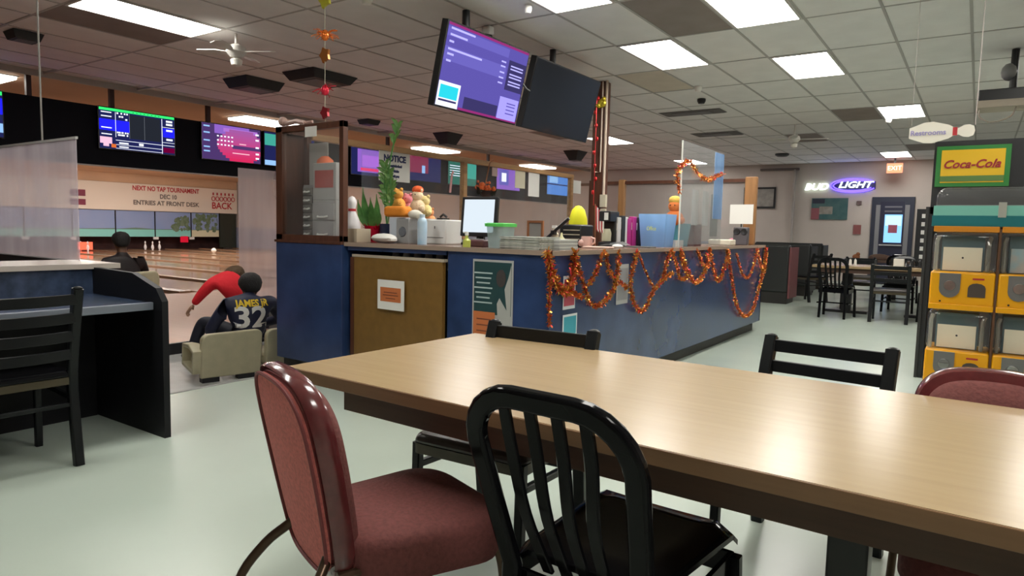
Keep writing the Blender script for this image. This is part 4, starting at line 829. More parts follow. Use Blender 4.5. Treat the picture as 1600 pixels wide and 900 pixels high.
def arch_chair(lab, m=None, nsl=4):
    m = m or m_bw
    t = E('arch_back_chair', (0, 0, 0), lab, 'chair'); w = .19; r = .115; H = .865; yb = -.215
    def yz(z): return yb - .32 * max(0, z - .44) - .05 * max(0, .44 - z)
    def xs(z): return .86 + .14 * min(1, max(0, (z - .44)) / .28) + .1 * max(0, .44 - z)
    pts = [(-w * xs(z), yz(z), z) for z in (0, .2, .44, .6, H - r)]
    for k in range(1, 7): a = pi - k * pi / 12; pts.append((-w + r + r * cos(a), yz(H - r + r * sin(a)), H - r + r * sin(a)))
    pts += [(x, y, z) for x, y, z in [(0, yz(H), H)]]
    full = pts + [(-p[0], p[1], p[2]) for p in pts[:-1][::-1]]
    MB().sweep(full, sq(.026, .014, .5), ref=None).build if 0 else None
    b = MB(); R = []
    P_ = [Vector(p) for p in full]
    nrm = Vector((0, -1, -.26)).normalized()
    for i, p in enumerate(P_):
        tg = (P_[min(i + 1, len(P_) - 1)] - P_[max(i - 1, 0)]).normalized(); n_ = (nrm - tg * nrm.dot(tg)).normalized(); s = tg.cross(n_)
        hw = .024 if p.z > .4 else .018; hd = .014
        R.append([p + s * x + n_ * y for x, y in sq(hw, hd, .45)])
    b.rings(R); b.build('back_frame', m, t, bevel=.003)
    for k in range(nsl):
        x = (k - (nsl - 1) / 2) * .064 - .0
        C = catmull([(x * .80, yz(.44) + .02, .44), (x * .88, yz(.6) - .012, .6), (x, yz(.75) - .004, .75), (x, yz(H), H - .005)], 5)
        MB().sweep(C, sq(.014, .006, .4), ref=(1, 0, 0)).build('back_slat', m, t)
    # dished seat
    b = MB(); N_ = 10; V = []; F = []
    for i in range(N_ + 1):
        for j in range(N_ + 1):
            u, v = i / N_ * 2 - 1, j / N_ * 2 - 1; hw = .185 + .015 * v; x = u * hw; y = v * .225 + .025
            ex = max(0, abs(u) - .75) / .25; ey = max(0, abs(v) - .8) / .2
            z = .49 - .014 * (1 - u * u) * (1 - v * v) - .026 * ex ** 2.2 - .03 * (ey ** 2.2 if v > 0 else ey ** 2.2 * .5)
            V.append((x * (1 - .03 * ey), y, z))
    for i in range(N_):
        for j in range(N_): a = i * (N_ + 1) + j; F.append((a, a + 1, a + N_ + 2, a + N_ + 1))
    n0 = len(V); V += [(x, y, z - .014) for x, y, z in V]; F += [tuple(i + n0 for i in f)[::-1] for f in F]
    rim = [i for i in range(N_ + 1)] + [i * (N_ + 1) + N_ for i in range(1, N_ + 1)] + [N_ * (N_ + 1) + j for j in range(N_ - 1, -1, -1)] + [i * (N_ + 1) for i in range(N_ - 1, 0, -1)]
    F += [(rim[k], rim[(k + 1) % len(rim)], rim[(k + 1) % len(rim)] + n0, rim[k] + n0) for k in range(len(rim))]
    b.add(V, F); b.build('seat', m, t)
    for s in (-1, 1):
        MB().sweep([(s * .215, .21, 0), (s * .205, .19, .42)], sq(.018, .014), ref=(1, 0, 0)).build('front_leg', m, t)
        MB().sweep([(s * .2, -.2, .395), (s * .2, .19, .40)], sq(.03, .006), ref=(0, 0, 1)).build('side_apron', m, t)
        MB().sweep([(s * .207, -.23, .22), (s * .207, .2, .2)], sq(.010, .008), ref=(0, 0, 1)).build('side_stretcher', m, t)
    for y in (.19, -.2): MB().sweep([(-.2, y, .40), (.2, y, .40)], sq(.028, .006), ref=(0, 0, 1)).build('cross_apron', m, t)
    MB().sweep([(-.2, .0, .21), (.2, .0, .21)], sq(.010, .008), ref=(0, 0, 1)).build('cross_stretcher', m, t)
    return t
def banquet_chair(lab):
    t = E('banquet_chair', (0, 0, 0), lab, 'chair')
    half = [(.0, .36), (.085, .363), (.135, .385), (.162, .44), (.178, .53), (.188, .63), (.19, .70), (.187, .76), (.17, .81), (.132, .848), (.075, .866), (0, .87)]
    half = [tuple(p) for p in catmull([(x, 0, z) for x, z in half], 3)]; half = [(p[0], p[2]) for p in half]
    out = half + [(-x, z) for x, z in half[1:-1][::-1]]
    cz = .63
    def sc(P_, k, dz=0): return [(x * k, cz + (z - cz) * k + dz) for x, z in P_]
    def bk(y): return lambda x, z: (x, -.21 - (z - .45) * .20 + y + .10 * (x * x) / .04 * .12, z)
    def shell(profile, name, m, par=t, bev=0):
        R = []
        for k, y in profile:
            f = bk(y); R.append([f(x, z) for x, z in sc(out, k)])
        MB().rings(R).build(name, m, par, bevel=bev)
    shell([(.90, -.030), (.97, -.027), (1.0, -.016), (1.0, .010), (.97, .022), (.86, .026)], 'back_rim', m_rim)
    shell([(.05, -.040), (.70, -.039), (.89, -.037), (.915, -.028)], 'rear_panel', m_mar2)
    shell([(.87, .018), (.86, .034), (.80, .05), (.6, .06), (.05, .064)], 'back_cushion', m_mar)
    f = bk(-.040); MB().tube([f(x, z) for x, z in sc(out, .905)], .0045, 6, closed=True).build('piping', mat('piping', (.2, .045, .045), .6), t)
    so = rrect(.42, .44, .11, 7); so = [(x * (1.0 + .12 * (y / .22)), y) for x, y in so]
    R = []
    for k, z in ((.80, .355), (.95, .36), (1.0, .385), (1.0, .448), (.97, .466), (.88, .478), (.6, .486), (.05, .488)):
        R.append([(x * k, y * k + .02, z) for x, y in so])
    MB().rings(R).build('seat', m_mar, t)
    for s in (-1, 1):
        MB().tube(catmull([(s * .10, -.21, .50), (s * .12, -.23, .44), (s * .17, -.29, .37), (s * .2, -.35, .27), (s * .21, -.36, .12), (s * .215, -.36, 0)], 5), .0125, 10).build('rear_leg', m_brz, t)
        MB().tube(catmull([(s * .12, .10, .40), (s * .185, .17, .395), (s * .205, .2, .34), (s * .21, .215, .15), (s * .215, .22, 0)], 5), .0125, 10).build('front_leg', m_brz, t)
        MB().tube([(s * .16, .2, .39), (s * .15, -.22, .40)], .011, 8).build('seat_rail', m_brz, t)
    MB().tube([(-.19, .17, .392), (.19, .17, .392)], .011, 8).build('front_rail', m_brz, t)
    return t
def put(t, x, y, deg): t.location = (x, y, 0); t.rotation_euler = (0, 0, radians(deg)); return t
# rotation: local +Y is the way the chair faces
c1 = put(banquet_chair('maroon banquet chair in the left foreground seen from behind'), -1.22, 1.27, -20)
c2 = put(arch_chair('glossy black arch-backed slat chair in the foreground centre'), -.655, 1.45, -3)
c3 = put(ladder_chair('black ladder-back chair across the table in front of the blue counter corner', w=.225, H=.81), -1.40, 2.01, 183)
c4 = dup(c3, (-.49, 2.62, 0), radians(174), 'black ladder-back chair across the table in front of the open floor'); c4.scale.z = .96
c5 = dup(c1, (.09, 2.09, 0), radians(187), 'maroon banquet chair across the table in front of the yellow machines'); c5.scale.z = .95
c7 = put(ladder_chair('black ladder-back chair with curved slats at the dark desk on the left', rungs=((.82, .05), (.73, .05), (.64, .05), (.55, .05)), curve=.045, post=.021, w=.22, seatm=m_bw, H=.87), -3.80, 1.28, 88)
# ------------------------------------------------------------------ spectator desk on the left
dk = E('spectator_desk', (-3.7, 2.0, 0), 'dark spectator desk with a solid end panel on the left beside the lanes', 'desk')
m_dk = mat('desk_charcoal', (.007, .007, .009), .5, spec=.25, noise=.2, nscale=6); m_dkt = mat('desk_blue_top', (.04, .06, .11), .25, noise=.5, nscale=9)
prof = [(-3.64, 0), (-3.64, .76), (-3.70, .83), (-3.95, .90), (-4.45, .91), (-4.45, 0)]
b = RB(dk); b.prism(prof, lambda a, c: (a, 2.0, c), lambda a, c: (a, 1.965, c)); b.build('end_panel', m_dk, dk, smooth=False)
b = RB(dk); b.box(-4.42, -3.74, -1.5, 1.96, .715, .75); b.build('desk_top', m_dkt, dk, smooth=False)
b = RB(dk); b.box(-3.745, -3.715, -1.5, 1.96, .71, .752); b.build('front_edge', mat('edge_grey', (.16, .18, .22), .35), dk, bevel=.004, smooth=False)
b = RB(dk); b.box(-4.48, -4.42, -1.5, 2.0, 0, .90); b.build('back_board', m_dkt, dk, smooth=False)
b = RB(dk); b.box(-4.42, -4.40, -1.5, 1.96, .0, .715); b.build('modesty_panel', m_dk, dk, smooth=False)
b = RB(dk); b.box(-4.95, -4.40, -1.5, 2.12, .90, .93); b.build('ledge', mat('ledge_pale', (.42, .37, .33), .25), dk, smooth=False)
t = thing('milky_screen', 'tall milky plastic screen standing on the desk ledge at the left edge', 'screen', -4.8, 2.0, .93)
RB(t).box(-6.3, -4.78, 2.05, 2.055, .93, 1.71).build('sheet', clear('milky1', (1, 1, 1), haze=.42, hcol=(.85, .78, .86)), t, smooth=False)
RB(t).box(-6.3, -4.77, 2.045, 2.06, 1.705, 1.72).build('top_edge', mat('edge_grey2', (.5, .5, .5), .4), t, smooth=False)
RB(t).box(-6.3, -4.96, 2.0, 2.1, PIT_Z, .93).build('base_wall', m_dk, t, smooth=False)
t = MB().tube([(0, 0, 0), (0, 0, 1.37)], .006, 6).build('hanging_wire', mat('wire_grey', (.3, .28, .26), .5), label='thin grey wire hanging from the ceiling to the milky screen', category='wire'); t.location = (PY(66, 217, 2.05).x, 2.05, 1.72)
# ------------------------------------------------------------------ capsule vending rack
m_yel = mat('capsule_yellow', (.93, .43, .004), .35, coat=.3); m_chr = mat('chrome', (.6, .6, .6), .2, metal=1); m_org = mat('capsule_orange', (.75, .28, .02), .35)
YM = 5.0; rk = E('capsule_vending_rack', (-.235, YM, 0), 'two by two stack of yellow capsule vending machines with clear fronts and a teal top', 'vending machine')
m_globe = clear('globe_clear', (1, 1, 1), haze=.03, refl=1.4)
WC = .335
for cx in range(3):
    for rz in range(2):
        x0 = cx * (WC + .012); z0 = .27 + rz * .49
        b = MB(); b.box(x0, x0 + WC, 0, .34, z0, z0 + .235); yb_ = b.build('yellow_body', m_yel, rk, bevel=.012, seg=3)
        MB().box(x0 + .0, x0 + WC, -.012, .0, z0 + .0, z0 + .035).build('lower_lip', m_yel, yb_, bevel=.004)
        mc = MB(); mc.prism([(x0 + .05, z0 + .225), (x0 + .05, z0 + .13)] + [(x0 + .105 + .055 * cos(a), z0 + .13 + .055 * sin(a)) for a in [pi + k * pi / 8 for k in range(1, 8)]] + [(x0 + .16, z0 + .13), (x0 + .16, z0 + .225)], lambda a, c: (a, -.001, c), lambda a, c: (a, -.012, c))
        mcp = mc.build('coin_plate', mat('plate_grey', (.25, .25, .25), .3, metal=.5), yb_, smooth=False)
        MB().lathe([(0, -.02), (.03, -.02), (.034, -.01), (.034, 0)], (x0 + .105, 0, z0 + .15), 16, ax=1).box(x0 + .08, x0 + .13, -.03, -.018, z0 + .144, z0 + .156).build('coin_knob', m_chr, yb_)
        dd = MB(); dd.prism([(x0 + .20, z0 + .085), (x0 + .29, z0 + .085), (x0 + .29, z0 + .14)] + [(x0 + .245 + .045 * cos(a), z0 + .14 + .03 * sin(a)) for a in [k * pi / 6 for k in range(1, 6)]] + [(x0 + .20, z0 + .14)], lambda a, c: (a, -.001, c), lambda a, c: (a, -.008, c))
        dd.build('chute_door', mat('chute_dark', (.08, .06, .05), .4), yb_, smooth=False)
        MB().box(x0 + .22, x0 + .28, -.003, 0, z0 + .19, z0 + .20).build('red_mark', m_red, yb_, smooth=False)
        rv = MB()
        for q_ in (.06, .15): rv.lathe([(0, -.004), (.006, -.004), (.006, 0)], (x0 + q_, 0, z0 + .05 - (.02 if q_ > .1 else 0)), 8, ax=1)
        rv.build('screw', m_blk, yb_)
        MB().box(x0, x0 + WC, .02, .33, z0 + .235, z0 + .49 - .012).build('clear_box', m_globe, rk, bevel=.03, seg=4)
        MB().box(x0 + .055, x0 + WC - .075, .10, .105, z0 + .24, z0 + .385).build('backing_card', mat('card_cream', (.9, .85, .68), .6) if not (cx == 1 and rz == 1) else mat('card_blue', (.35, .55, .62), .6, col2=(.6, .5, .42), nscale=12), rk, smooth=False)
        MB().box(x0 + .045, x0 + WC - .065, .11, .3, z0 + .235, z0 + .46).build('inner_card_box', mat('card_slate', (.09, .16, .19), .5), rk, smooth=False)
        MB().lathe([(0, -.002), (.006, -.002), (.006, 0)], (x0 + .16, .099, z0 + .32), 8, ax=1).build('card_hole', m_blk, rk)
        for sx in (x0 + .02, x0 + WC - .045): MB().tube([(sx, .05, z0 + .24), (sx, .05, z0 + .42), (sx + .01, .06, z0 + .45)], .012, 8).build('inner_post', clear('post_clear', (.8, .8, .75), haze=.35, hcol=(.7, .7, .65), refl=2), rk)
    MB().box(x0, x0 + WC, -.005, .34, 1.24, 1.275).build('orange_band', m_org, rk, bevel=.004, smooth=False)
    for q_ in ((x0 - .006,) if cx else ()): MB().box(q_ - .006, q_ + .006, .0, .34, .26, 1.26).build('side_frame', mat('brown_frame', (.12, .05, .02), .5), rk, smooth=False)
wt = 3 * (WC + .012)
MB().box(-.015, wt, .01, .33, 1.275, 1.34).build('teal_band', mat('teal_dark', (.02, .20, .23), .3), rk, smooth=False)
MB().box(-.01, wt, .012, .32, 1.34, 1.40).build('mint_band', mat('mint', (.24, .62, .52), .4), rk, smooth=False)
MB().box(0, wt, .02, .32, 1.275, 1.515).build('clear_dome', m_globe, rk, bevel=.06, seg=6)
MB().box(0, wt, .03, .32, 1.40, 1.405).build('dome_floor', mat('dome_grey', (.25, .28, .27), .4), rk, smooth=False)
MB().box(.0, wt, .02, .32, 0, .27).build('rack_base', m_blk, rk, smooth=False)
for q_ in (.34,): MB().box(q_ - .02, q_ + .02, 0, .02, 1.33, 1.42).build('dome_latch', mat('latch', (.45, .45, .4), .4), rk, smooth=False)
# dark display stand with the soda sign behind the rack
st = E('display_stand', (-.385, 6.75, 0), 'tall black display stand behind the yellow machines carrying the soda sign', 'display stand')
MB().box(0, .06, 0, .6, 0, 1.46).build('side_post', m_dark, st, smooth=False); MB().box(0, .02, -.01, 0, 0, 1.46).build('metal_strip', mat('strip_grey', (.03, .03, .03), .4), st, smooth=False)
MB().box(.06, 1.6, .1, .6, 0, 1.40).build('cabinet', m_dark, st, smooth=False); MB().box(.03, 1.6, .0, .5, 1.40, 2.0).build('header_box', m_dark, st, smooth=False)
ss = E('soda_sign', (-.085, 6.735, 1.80), 'green and yellow soda sign with dark red script lettering', 'sign')
MB().box(-.28, .28, 0, .02, -.19, .17).build('green_border', mat('sign_green', (.02, .16, .03), .5), ss, smooth=False)
MB().box(-.24, .24, -.003, 0, -.155, .135).build('yellow_field', mat('sign_yellow', (.6, .37, .01), .5), ss, smooth=False)
MB().box(-.24, .24, -.005, -.003, -.145, -.095).build('green_stripe', mat('sign_green2', (.08, .16, .04), .5), ss, smooth=False)
text('lettering', 'Coca-Cola', .10, (-.01, -.006, .005), (1, 0, 0), UP, mat('script_red', (.26, .012, .02), .5), ss, shear=.35, bold=.0025); ss.scale = (.9, 1, .92)
ps = E('bowling_pin_sign', (-.30, 6.3, 2.02), 'white bowling-pin-shaped sign with faint blue letters hanging above the soda sign', 'sign')
pp = [(-.245, .045), (-.13, .09), (-.06, .095), (.06, .06), (.10, .035), (.135, .03), (.17, .05), (.21, .055), (.245, .04), (.255, 0)]
pp = pp + [(x, -z) for x, z in pp[::-1][1:]] ; pp = [(x * .87, z * .87) for x, z in pp]
MB().prism(pp, lambda a, c: (a, 0, c), lambda a, c: (a, .012, c)).build('pin_board', mat('pin_board', (.86, .82, .72), .5), ps, smooth=False)
MB().box(.078, .108, -.002, .0, -.031, .031).build('red_neck_band', m_red, ps, smooth=False)
text('lettering', 'Restrooms', .054, (-.085, -.002, -.002), (1, 0, 0), UP, mat('faded_blue', (.38, .34, .62), .5), ps, bold=.001)
MB().tube([(.22, 0, .04), (.22, 0, 1.08)], .003, 5).tube([(-.2, 0, .06), (-.2, 0, 1.08)], .0015, 5).build('hanging_line', mat('line_pale', (.5, .42, .4), .5), ps)
# ceiling projector
pj = E('ceiling_projector', (.12, 8.6, 2.52), 'box-shaped projector on a ceiling bracket at the right edge', 'projector')
MB().box(-.22, .4, -.15, .2, .06, .18).build('dark_case', m_blk, pj, bevel=.01); MB().box(-.23, .4, -.16, .2, 0, .07).build('beige_shelf', mat('beige_plastic', (.42, .36, .28), .5), pj, smooth=False)
MB().tube([(.06, 0, .18), (.06, 0, .58)], .035, 10).build('ceiling_pole', m_dark, pj); MB().ball((.02, 0, .36), .09, 10, 6, (.8, .8, 1)).build('swivel', mat('swivel_grey', (.2, .2, .2), .4), pj)
MB().tube(catmull([(-.2, -.1, .0), (-.2, -.1, -.08), (-.1, -.1, -.14), (.05, -.1, -.1), (.1, -.1, .0)], 5), .008, 6).build('cable', mat('cable_tan', (.35, .3, .25), .5), pj)
# ------------------------------------------------------------------ back wall things
BW = 19.59
m_dr = mat('door_black', (.03, .035, .06), .35)
dn = MB().box(-2.30, -1.36, BW - .05, BW, 0, 2.2).build('door_1', m_dr, smooth=False, kind='structure')
MB().box(-2.20, -2.10, BW - .07, BW - .05, .05, 2.0).box(-1.56, -1.46, BW - .07, BW - .05, .05, 2.0).build('steel_jamb', mat('jamb_grey', (.22, .22, .24), .4), dn, smooth=False)
MB().box(-2.10, -1.56, BW - .085, BW - .07, .05, 2.08).build('door_leaf', mat('leaf_navy', (.02, .022, .05), .35), dn, smooth=False)
MB().box(-1.99, -1.60, BW - .09, BW - .086, 1.06, 1.76).build('door_glass', glow('door_daylight', (.22, .50, 1.0), 1.0), dn, smooth=False)
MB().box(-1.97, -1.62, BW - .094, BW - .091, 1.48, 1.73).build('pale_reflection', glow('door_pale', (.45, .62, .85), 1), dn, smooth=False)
MB().box(-1.90, -1.70, BW - .098, BW - .095, 1.30, 1.50).build('red_sticker', mat('sticker', (.4, .1, .15), .5), dn, smooth=False)
MB().box(-2.08, -1.58, BW - .13, BW - .10, .98, 1.01).build('push_bar', mat('bar_alu', (.5, .5, .5), .3), dn, smooth=False)
MB().box(-2.0, -1.62, BW - .09, BW - .086, 1.82, 1.86).box(-2.0, -1.62, BW - .09, BW - .086, 1.93, 1.97).build('door_lettering', mat('grey_letter', (.15, .15, .18), .5), dn, smooth=False)
ns = E('neon_sign', (-3.15, BW, 2.5), 'lit neon beer sign with white letters and a blue oval on the back wall', 'sign')
NW = glow('neon_white', (.78, .95, .80), 2.2); NB = glow('neon_blue', (.10, .06, 1.0), 3.0)
text('lettering', 'BUD', .24, (-.50, -.05, -.03), (1, 0, 0), UP, NW, ns, ext=.012, bold=.005, sx=1.2, shear=.25)
text('lettering', 'LIGHT', .22, (.42, -.05, .01), (1, 0, 0), UP, NW, ns, ext=.012, bold=.004, sx=1.25, shear=.3)
for k_, s_ in ((1, 1), (.86, .78)):
    MB().tube([(.38 + .54 * k_ * cos(a), -.03, .0 + .17 * s_ * sin(a)) for a in [radians(d) for d in range(25, 336, 10)]], .016, 6).build('blue_tube', NB, ns)
MB().box(-.1, .9, -.02, -.005, -.1, .1).build('neon_backing', mat('neon_back', (.04, .03, .12), .5), ns, smooth=False)
wp = E('wall_poster', (-3.3, BW, 1.9), 'wide dark teal picture with a pink corner on the back wall under the neon sign', 'picture')
MB().box(-.44, .44, -.02, 0, -.28, .28).build('picture_board', mat('poster_teal2', (.025, .10, .11), .4, col2=(.09, .16, .16), nscale=3), wp, smooth=False)
MB().box(-.44, -.24, -.023, -.02, -.28, .02).build('pink_corner', mat('pink_patch', (.28, .09, .11), .5), wp, smooth=False); MB().box(-.24, .08, -.023, -.02, -.14, .06).build('pale_shape', mat('pale_patch', (.3, .28, .25), .5, noise=.3, nscale=9), wp, smooth=False); MB().box(-.42, -.12, -.023, -.02, .14, .26).build('dark_caption', m_dr, wp, smooth=False)
t = MB().box(-.09, .09, -.02, 0, -.12, .12).box(-.06, .06, -.024, -.02, .0, .06).build('wall_notice', mat('notice_red', (.25, .08, .08), .5), smooth=False, label='small square reddish notice on the back wall left of the door', category='sign'); t.location = (-2.61, BW, 1.37)
t = MB().box(-.055, .055, -.02, 0, -.05, .05).build('thermostat', mat('thermo', (.12, .08, .08), .5), smooth=False, label='small dark square device on the back wall between poster and door', category='thermostat'); t.location = (-2.6, BW, 2.05)
fp = E('framed_picture', (-5.1, BW, 2.2), 'black framed picture on the back wall left of the pipe', 'picture')
for a in ((-.43, -.38, -.29, .29), (.38, .43, -.29, .29), (-.38, .38, -.29, -.24), (-.38, .38, .24, .29)): MB().box(a[0], a[1], -.03, 0, a[2], a[3]).build('frame_bar', m_dark, fp, smooth=False)
MB().box(-.38, .38, -.012, -.002, -.24, .24).build('picture', mat('pic_grey2', (.32, .3, .28), .5, noise=.4, nscale=4), fp, smooth=False)
fr2 = E('narrow_menu_board', (-1.17, BW - .035, .9), 'narrow black board with a column of small white marks right of the door', 'board')
MB().box(-.13, .13, 0, .03, -.4, 1.0).build('board', m_dark, fr2, smooth=False)
b = MB()
for k in range(6): b.box(-.02, .07, -.004, 0, .78 - k * .2, .88 - k * .2)
b.build('white_marks', m_wh, fr2, smooth=False, kind='stuff')
ex = E('exit_sign', (-1.8, 19.0, 2.86), 'small glowing red-orange exit sign under the ceiling at the back', 'sign')
MB().box(-.17, .17, -.02, .03, -.11, .12).build('glowing_box', glow('exit_box', (1, .28, .15), 1.3), ex, smooth=False); text('lettering', 'EXIT', .15, (0, -.025, 0), (1, 0, 0), UP, glow('exit_text', (1, .75, .5), 2.0), ex); MB().box(-.02, .02, -.01, .02, .12, .24).build('bracket', m_dark, ex, smooth=False)
t = E('vertical_board', (-6.35, BW, 1.7), 'tall narrow dark green board on the back wall behind the counter screen', 'board')
MB().box(-.1, .1, -.03, 0, -.6, .6).build('board', mat('green_black', (.03, .05, .04), .5), t, smooth=False)
# ------------------------------------------------------------------ far dining area
ft = E('far_dining_table', (-1.15, 11.75, 0), 'long light-topped table near the back with chairs round it', 'table')
MB().box(-.95, 1.0, -.45, .45, .71, .75).build('tabletop', m_lam, ft, bevel=.004, smooth=False); MB().box(-.85, .9, -.40, .40, .64, .71).build('apron', m_apr, ft, smooth=False)
for x in (-.5, .6): MB().box(x - .07, x + .07, -.06, .06, 0, .66).box(x - .3, x + .3, -.05, .05, 0, .04).build('pedestal', m_iron, ft, smooth=False)
f1 = dup(c2, (-1.68, 10.98, 0), radians(-4), 'far arch-backed black chair at the left end of the far table')
f2 = dup(c3, (-.98, 10.95, 0), radians(2), 'far black ladder-back chair with its back to us at the far table')
f3 = dup(c2, (-.42, 11.0, 0), radians(4), 'far arch-backed black chair half hidden by the yellow machines')
f4 = dup(c3, (-1.6, 12.5, 0), radians(183), 'far black chair on the wall side of the far table at its left')
f5 = dup(c2, (-1.0, 12.55, 0), radians(178), 'far black arch-backed chair on the wall side of the far table at its middle')
f6 = dup(c3, (-.4, 12.5, 0), radians(181), 'far black ladder-back chair on the wall side of the far table at its right')
ft2 = E('second_far_table', (-1.3, 14.9, 0), 'second dark-edged table behind the far table', 'table')
MB().box(-.9, .9, -.4, .4, .71, .75).build('tabletop', mat('dark_top', (.1, .06, .04), .3), ft2, smooth=False); MB().box(-.06, .06, -.06, .06, 0, .71).build('pedestal', m_iron, ft2, smooth=False)
f7 = dup(c3, (-1.8, 14.2, 0), radians(8), 'distant brown-black chair at the second table left of the door')
f8 = dup(c2, (-1.1, 14.2, 0), radians(-6), 'distant black arch-backed chair at the second table below the door')
t = thing('napkin_holder', 'white napkin block on the far table', 'napkins', -.98, 11.9, .75); MB().box(-.07, .07, -.04, .04, 0, .12).build('napkin_block', m_paper, t, bevel=.004, smooth=False)
for k, x in enumerate((-1.63, -1.56)):
    t = thing('shaker', 'small white shaker on the far table, %s one' % ('left' if k == 0 else 'right'), 'shaker', x, 11.75, .75); MB().lathe([(0, 0), (.022, 0), (.018, .07), (.012, .09), (0, .095)], n=10).build('jar', m_wh, t); MB().lathe([(0, .085), (.014, .085), (.012, .1), (0, .1)], n=10).build('cap', m_chr, t)
t = thing('condiment_caddy', 'wire caddy with small bottles beside the white napkins on the far table', 'caddy', -.75, 11.85, .75)
MB().box(-.12, .12, -.05, .05, 0, .015).tube([(-.12, 0, .01), (-.12, 0, .1), (.12, 0, .1), (.12, 0, .01)], .006, 5).build('rack', m_bl, t); MB().lathe([(0, .015), (.025, .015), (.02, .1), (0, .12)], (-.05, 0, 0), 10).build('bottle', m_blk, t); MB().lathe([(0, .015), (.025, .015), (.02, .1), (0, .12)], (.05, 0, 0), 10).build('bottle', m_blk, t)
t = MB().ball((0, 0, .05), .07, 10, 6, (1, .6, .8)).ball((.03, 0, .1), .04, 8, 5).build('turkey_figure', mat('turkey_brown', (.28, .1, .04), .7), label='brown figure decoration at the left end of the second far table', category='decoration'); t.location = (-1.95, 14.75, .75)
t = MB().ball((0, 0, .05), .12, 12, 6, (1.6, .6, .6)).ball((.15, 0, .04), .06, 8, 5).build('wreath_decoration', mat('wreath', (.12, .07, .05), .8, bump=.8, nscale=40), label='dark wreath-like decoration in the middle of the second far table', category='decoration'); t.location = (-1.55, 14.75, .75)
# dark booths along the aisle left of the tables
m_booth = mat('booth_dark', (.02, .022, .022), .4); m_boothr = mat('booth_maroon', (.16, .05, .055), .5)
for k, (x, y) in enumerate(((P(1185, 12.4), 12.4), (P(1222, 14.3), 14.3), (P(1245, 16.4), 16.4))):
    t = E('booth_bench', (x, y, 0), ('dark high-backed booth bench with a maroon edge nearest the counter end', 'dark high-backed booth bench second from the counter end', 'dark high-backed booth bench farthest towards the back wall')[k], 'bench')
    MB().box(-.9, .55, -.08, .06, .2, 1.02).build('backrest', m_booth, t, bevel=.03, seg=3); MB().box(-.9, .55, .06, .5, .25, .47).build('seat', m_booth, t, bevel=.03, seg=3); MB().box(-.88, .53, -.04, .46, 0, .25).build('base', m_kick, t, smooth=False)
    MB().box(.55, .58, -.09, .50, .1, .98).build('side_edge', m_boothr if k < 1 else m_booth, t, smooth=False)
f9 = dup(c7, (P(1266, 13.3), 13.3, 0), radians(60), 'dark chair standing between the booths and the far table')
f10 = dup(c7, (P(1285, 15.6), 15.6, 0), radians(-60), 'dark tilted-looking chair near the back wall under the wide picture')
# ------------------------------------------------------------------ ceiling things
def grille(x, y, w_, d_, h_, lab, deg=0, sh=.8):
    t = E('ceiling_vent_or_stain', (x, y, HC), lab, 'vent', rotz=radians(deg)); b = MB(); thin = h_ < .02
    R = [[(-w_, -d_, 0), (w_, -d_, 0), (w_, d_, 0), (-w_, d_, 0)], [(-w_ * sh, -d_ * sh, -h_), (w_ * sh, -d_ * sh, -h_), (w_ * sh, d_ * sh, -h_), (-w_ * sh, d_ * sh, -h_)]]
    b.rings(R).build('housing', mat('ceiling_stain_dark', (.12, .115, .11), .8) if thin else mat('vent_black', (.02, .02, .02), .6), t, smooth=False)
    MB().box(-w_ * .6, w_ * .6, -d_ * .6, d_ * .6, -h_ - .006, -h_).build('grille_plate', mat('vent_grey', (.08, .08, .08), .5), t, smooth=False)
grille(-7.1, 5.95, .3, .36, .10, 'black hexagonal-looking ceiling unit behind the hanging foil string')
grille(-8.2, 5.75, .26, .3, .12, 'dark ceiling unit with a pale surround left of the black one')
grille(-8.3, 3.1, .13, .14, .08, 'small round dark ceiling unit near the upper left corner')
grille(-9.1, 10.9, .2, .25, .22, 'dark tapering ceiling unit above the middle of the oak rail', sh=.55)
grille(-9.3, 8.9, .14, .16, .08, 'small dark ceiling box between the oak rail and the menu screen')
grille(-3.9, 10.7, .5, .2, .012, 'flat panel for a wide dark ceiling stain right of the brown column', sh=.9)  # flat housing stands for a dark smudge on the ceiling
q = PZ(899, 243, 3.0); grille(q.x, q.y, .2, .25, .22, 'dark tapering ceiling unit in the distance left of the column', sh=.5)
grille(-4.3, 13.2, .45, .25, .012, 'flat panel for a wide dark ceiling stain behind the clear counter screen', sh=.9)  # another ceiling smudge built as a flat housing
def fan(x, y, lab, z=2.84, s=1.0, ph=0):
    t = E('ceiling_fan', (x, y, z), lab, 'fan'); m = mat('fan_white', (.62, .6, .56), .5)
    MB().tube([(0, 0, .06), (0, 0, HC - z)], .015, 8).build('downrod', m, t); MB().lathe([(0, -.06), (.06, -.05), (.10, 0), (.09, .05), (.03, .08), (0, .08)], n=18).build('motor', m, t)
    MB().lathe([(0, -.15), (.05, -.13), (.06, -.08), (.03, -.06), (0, -.06)], n=14).build('lamp_bowl', mat('fan_bowl', (.7, .68, .62), .3), t)
    for k in range(4):
        a = ph + k * pi / 2; b = MB(); b.X = Matrix.Rotation(a, 4, 'Z') @ Matrix.Rotation(.2, 4, 'X'); b.prism([(.1, -.02), (.2, -.055), (.52 * s, -.06), (.55 * s, 0), (.52 * s, .06), (.2, .055), (.1, .02)], lambda p, q_: (p, q_, 0), lambda p, q_: (p, q_, .008)); b.build('blade', m, t, smooth=False)
fan(-6.35, 4.25, 'white ceiling fan just right of the long upper left light', z=2.92, s=.75, ph=.5)
fan(-2.75, 12.6, 'pale ceiling fan in the distance right of the counter screen', s=1.0, ph=.2)
fan(-5.6, 9.6, 'pale ceiling fan between the brown column and the counter screen', z=2.9, s=.7, ph=.9) if 0 else None
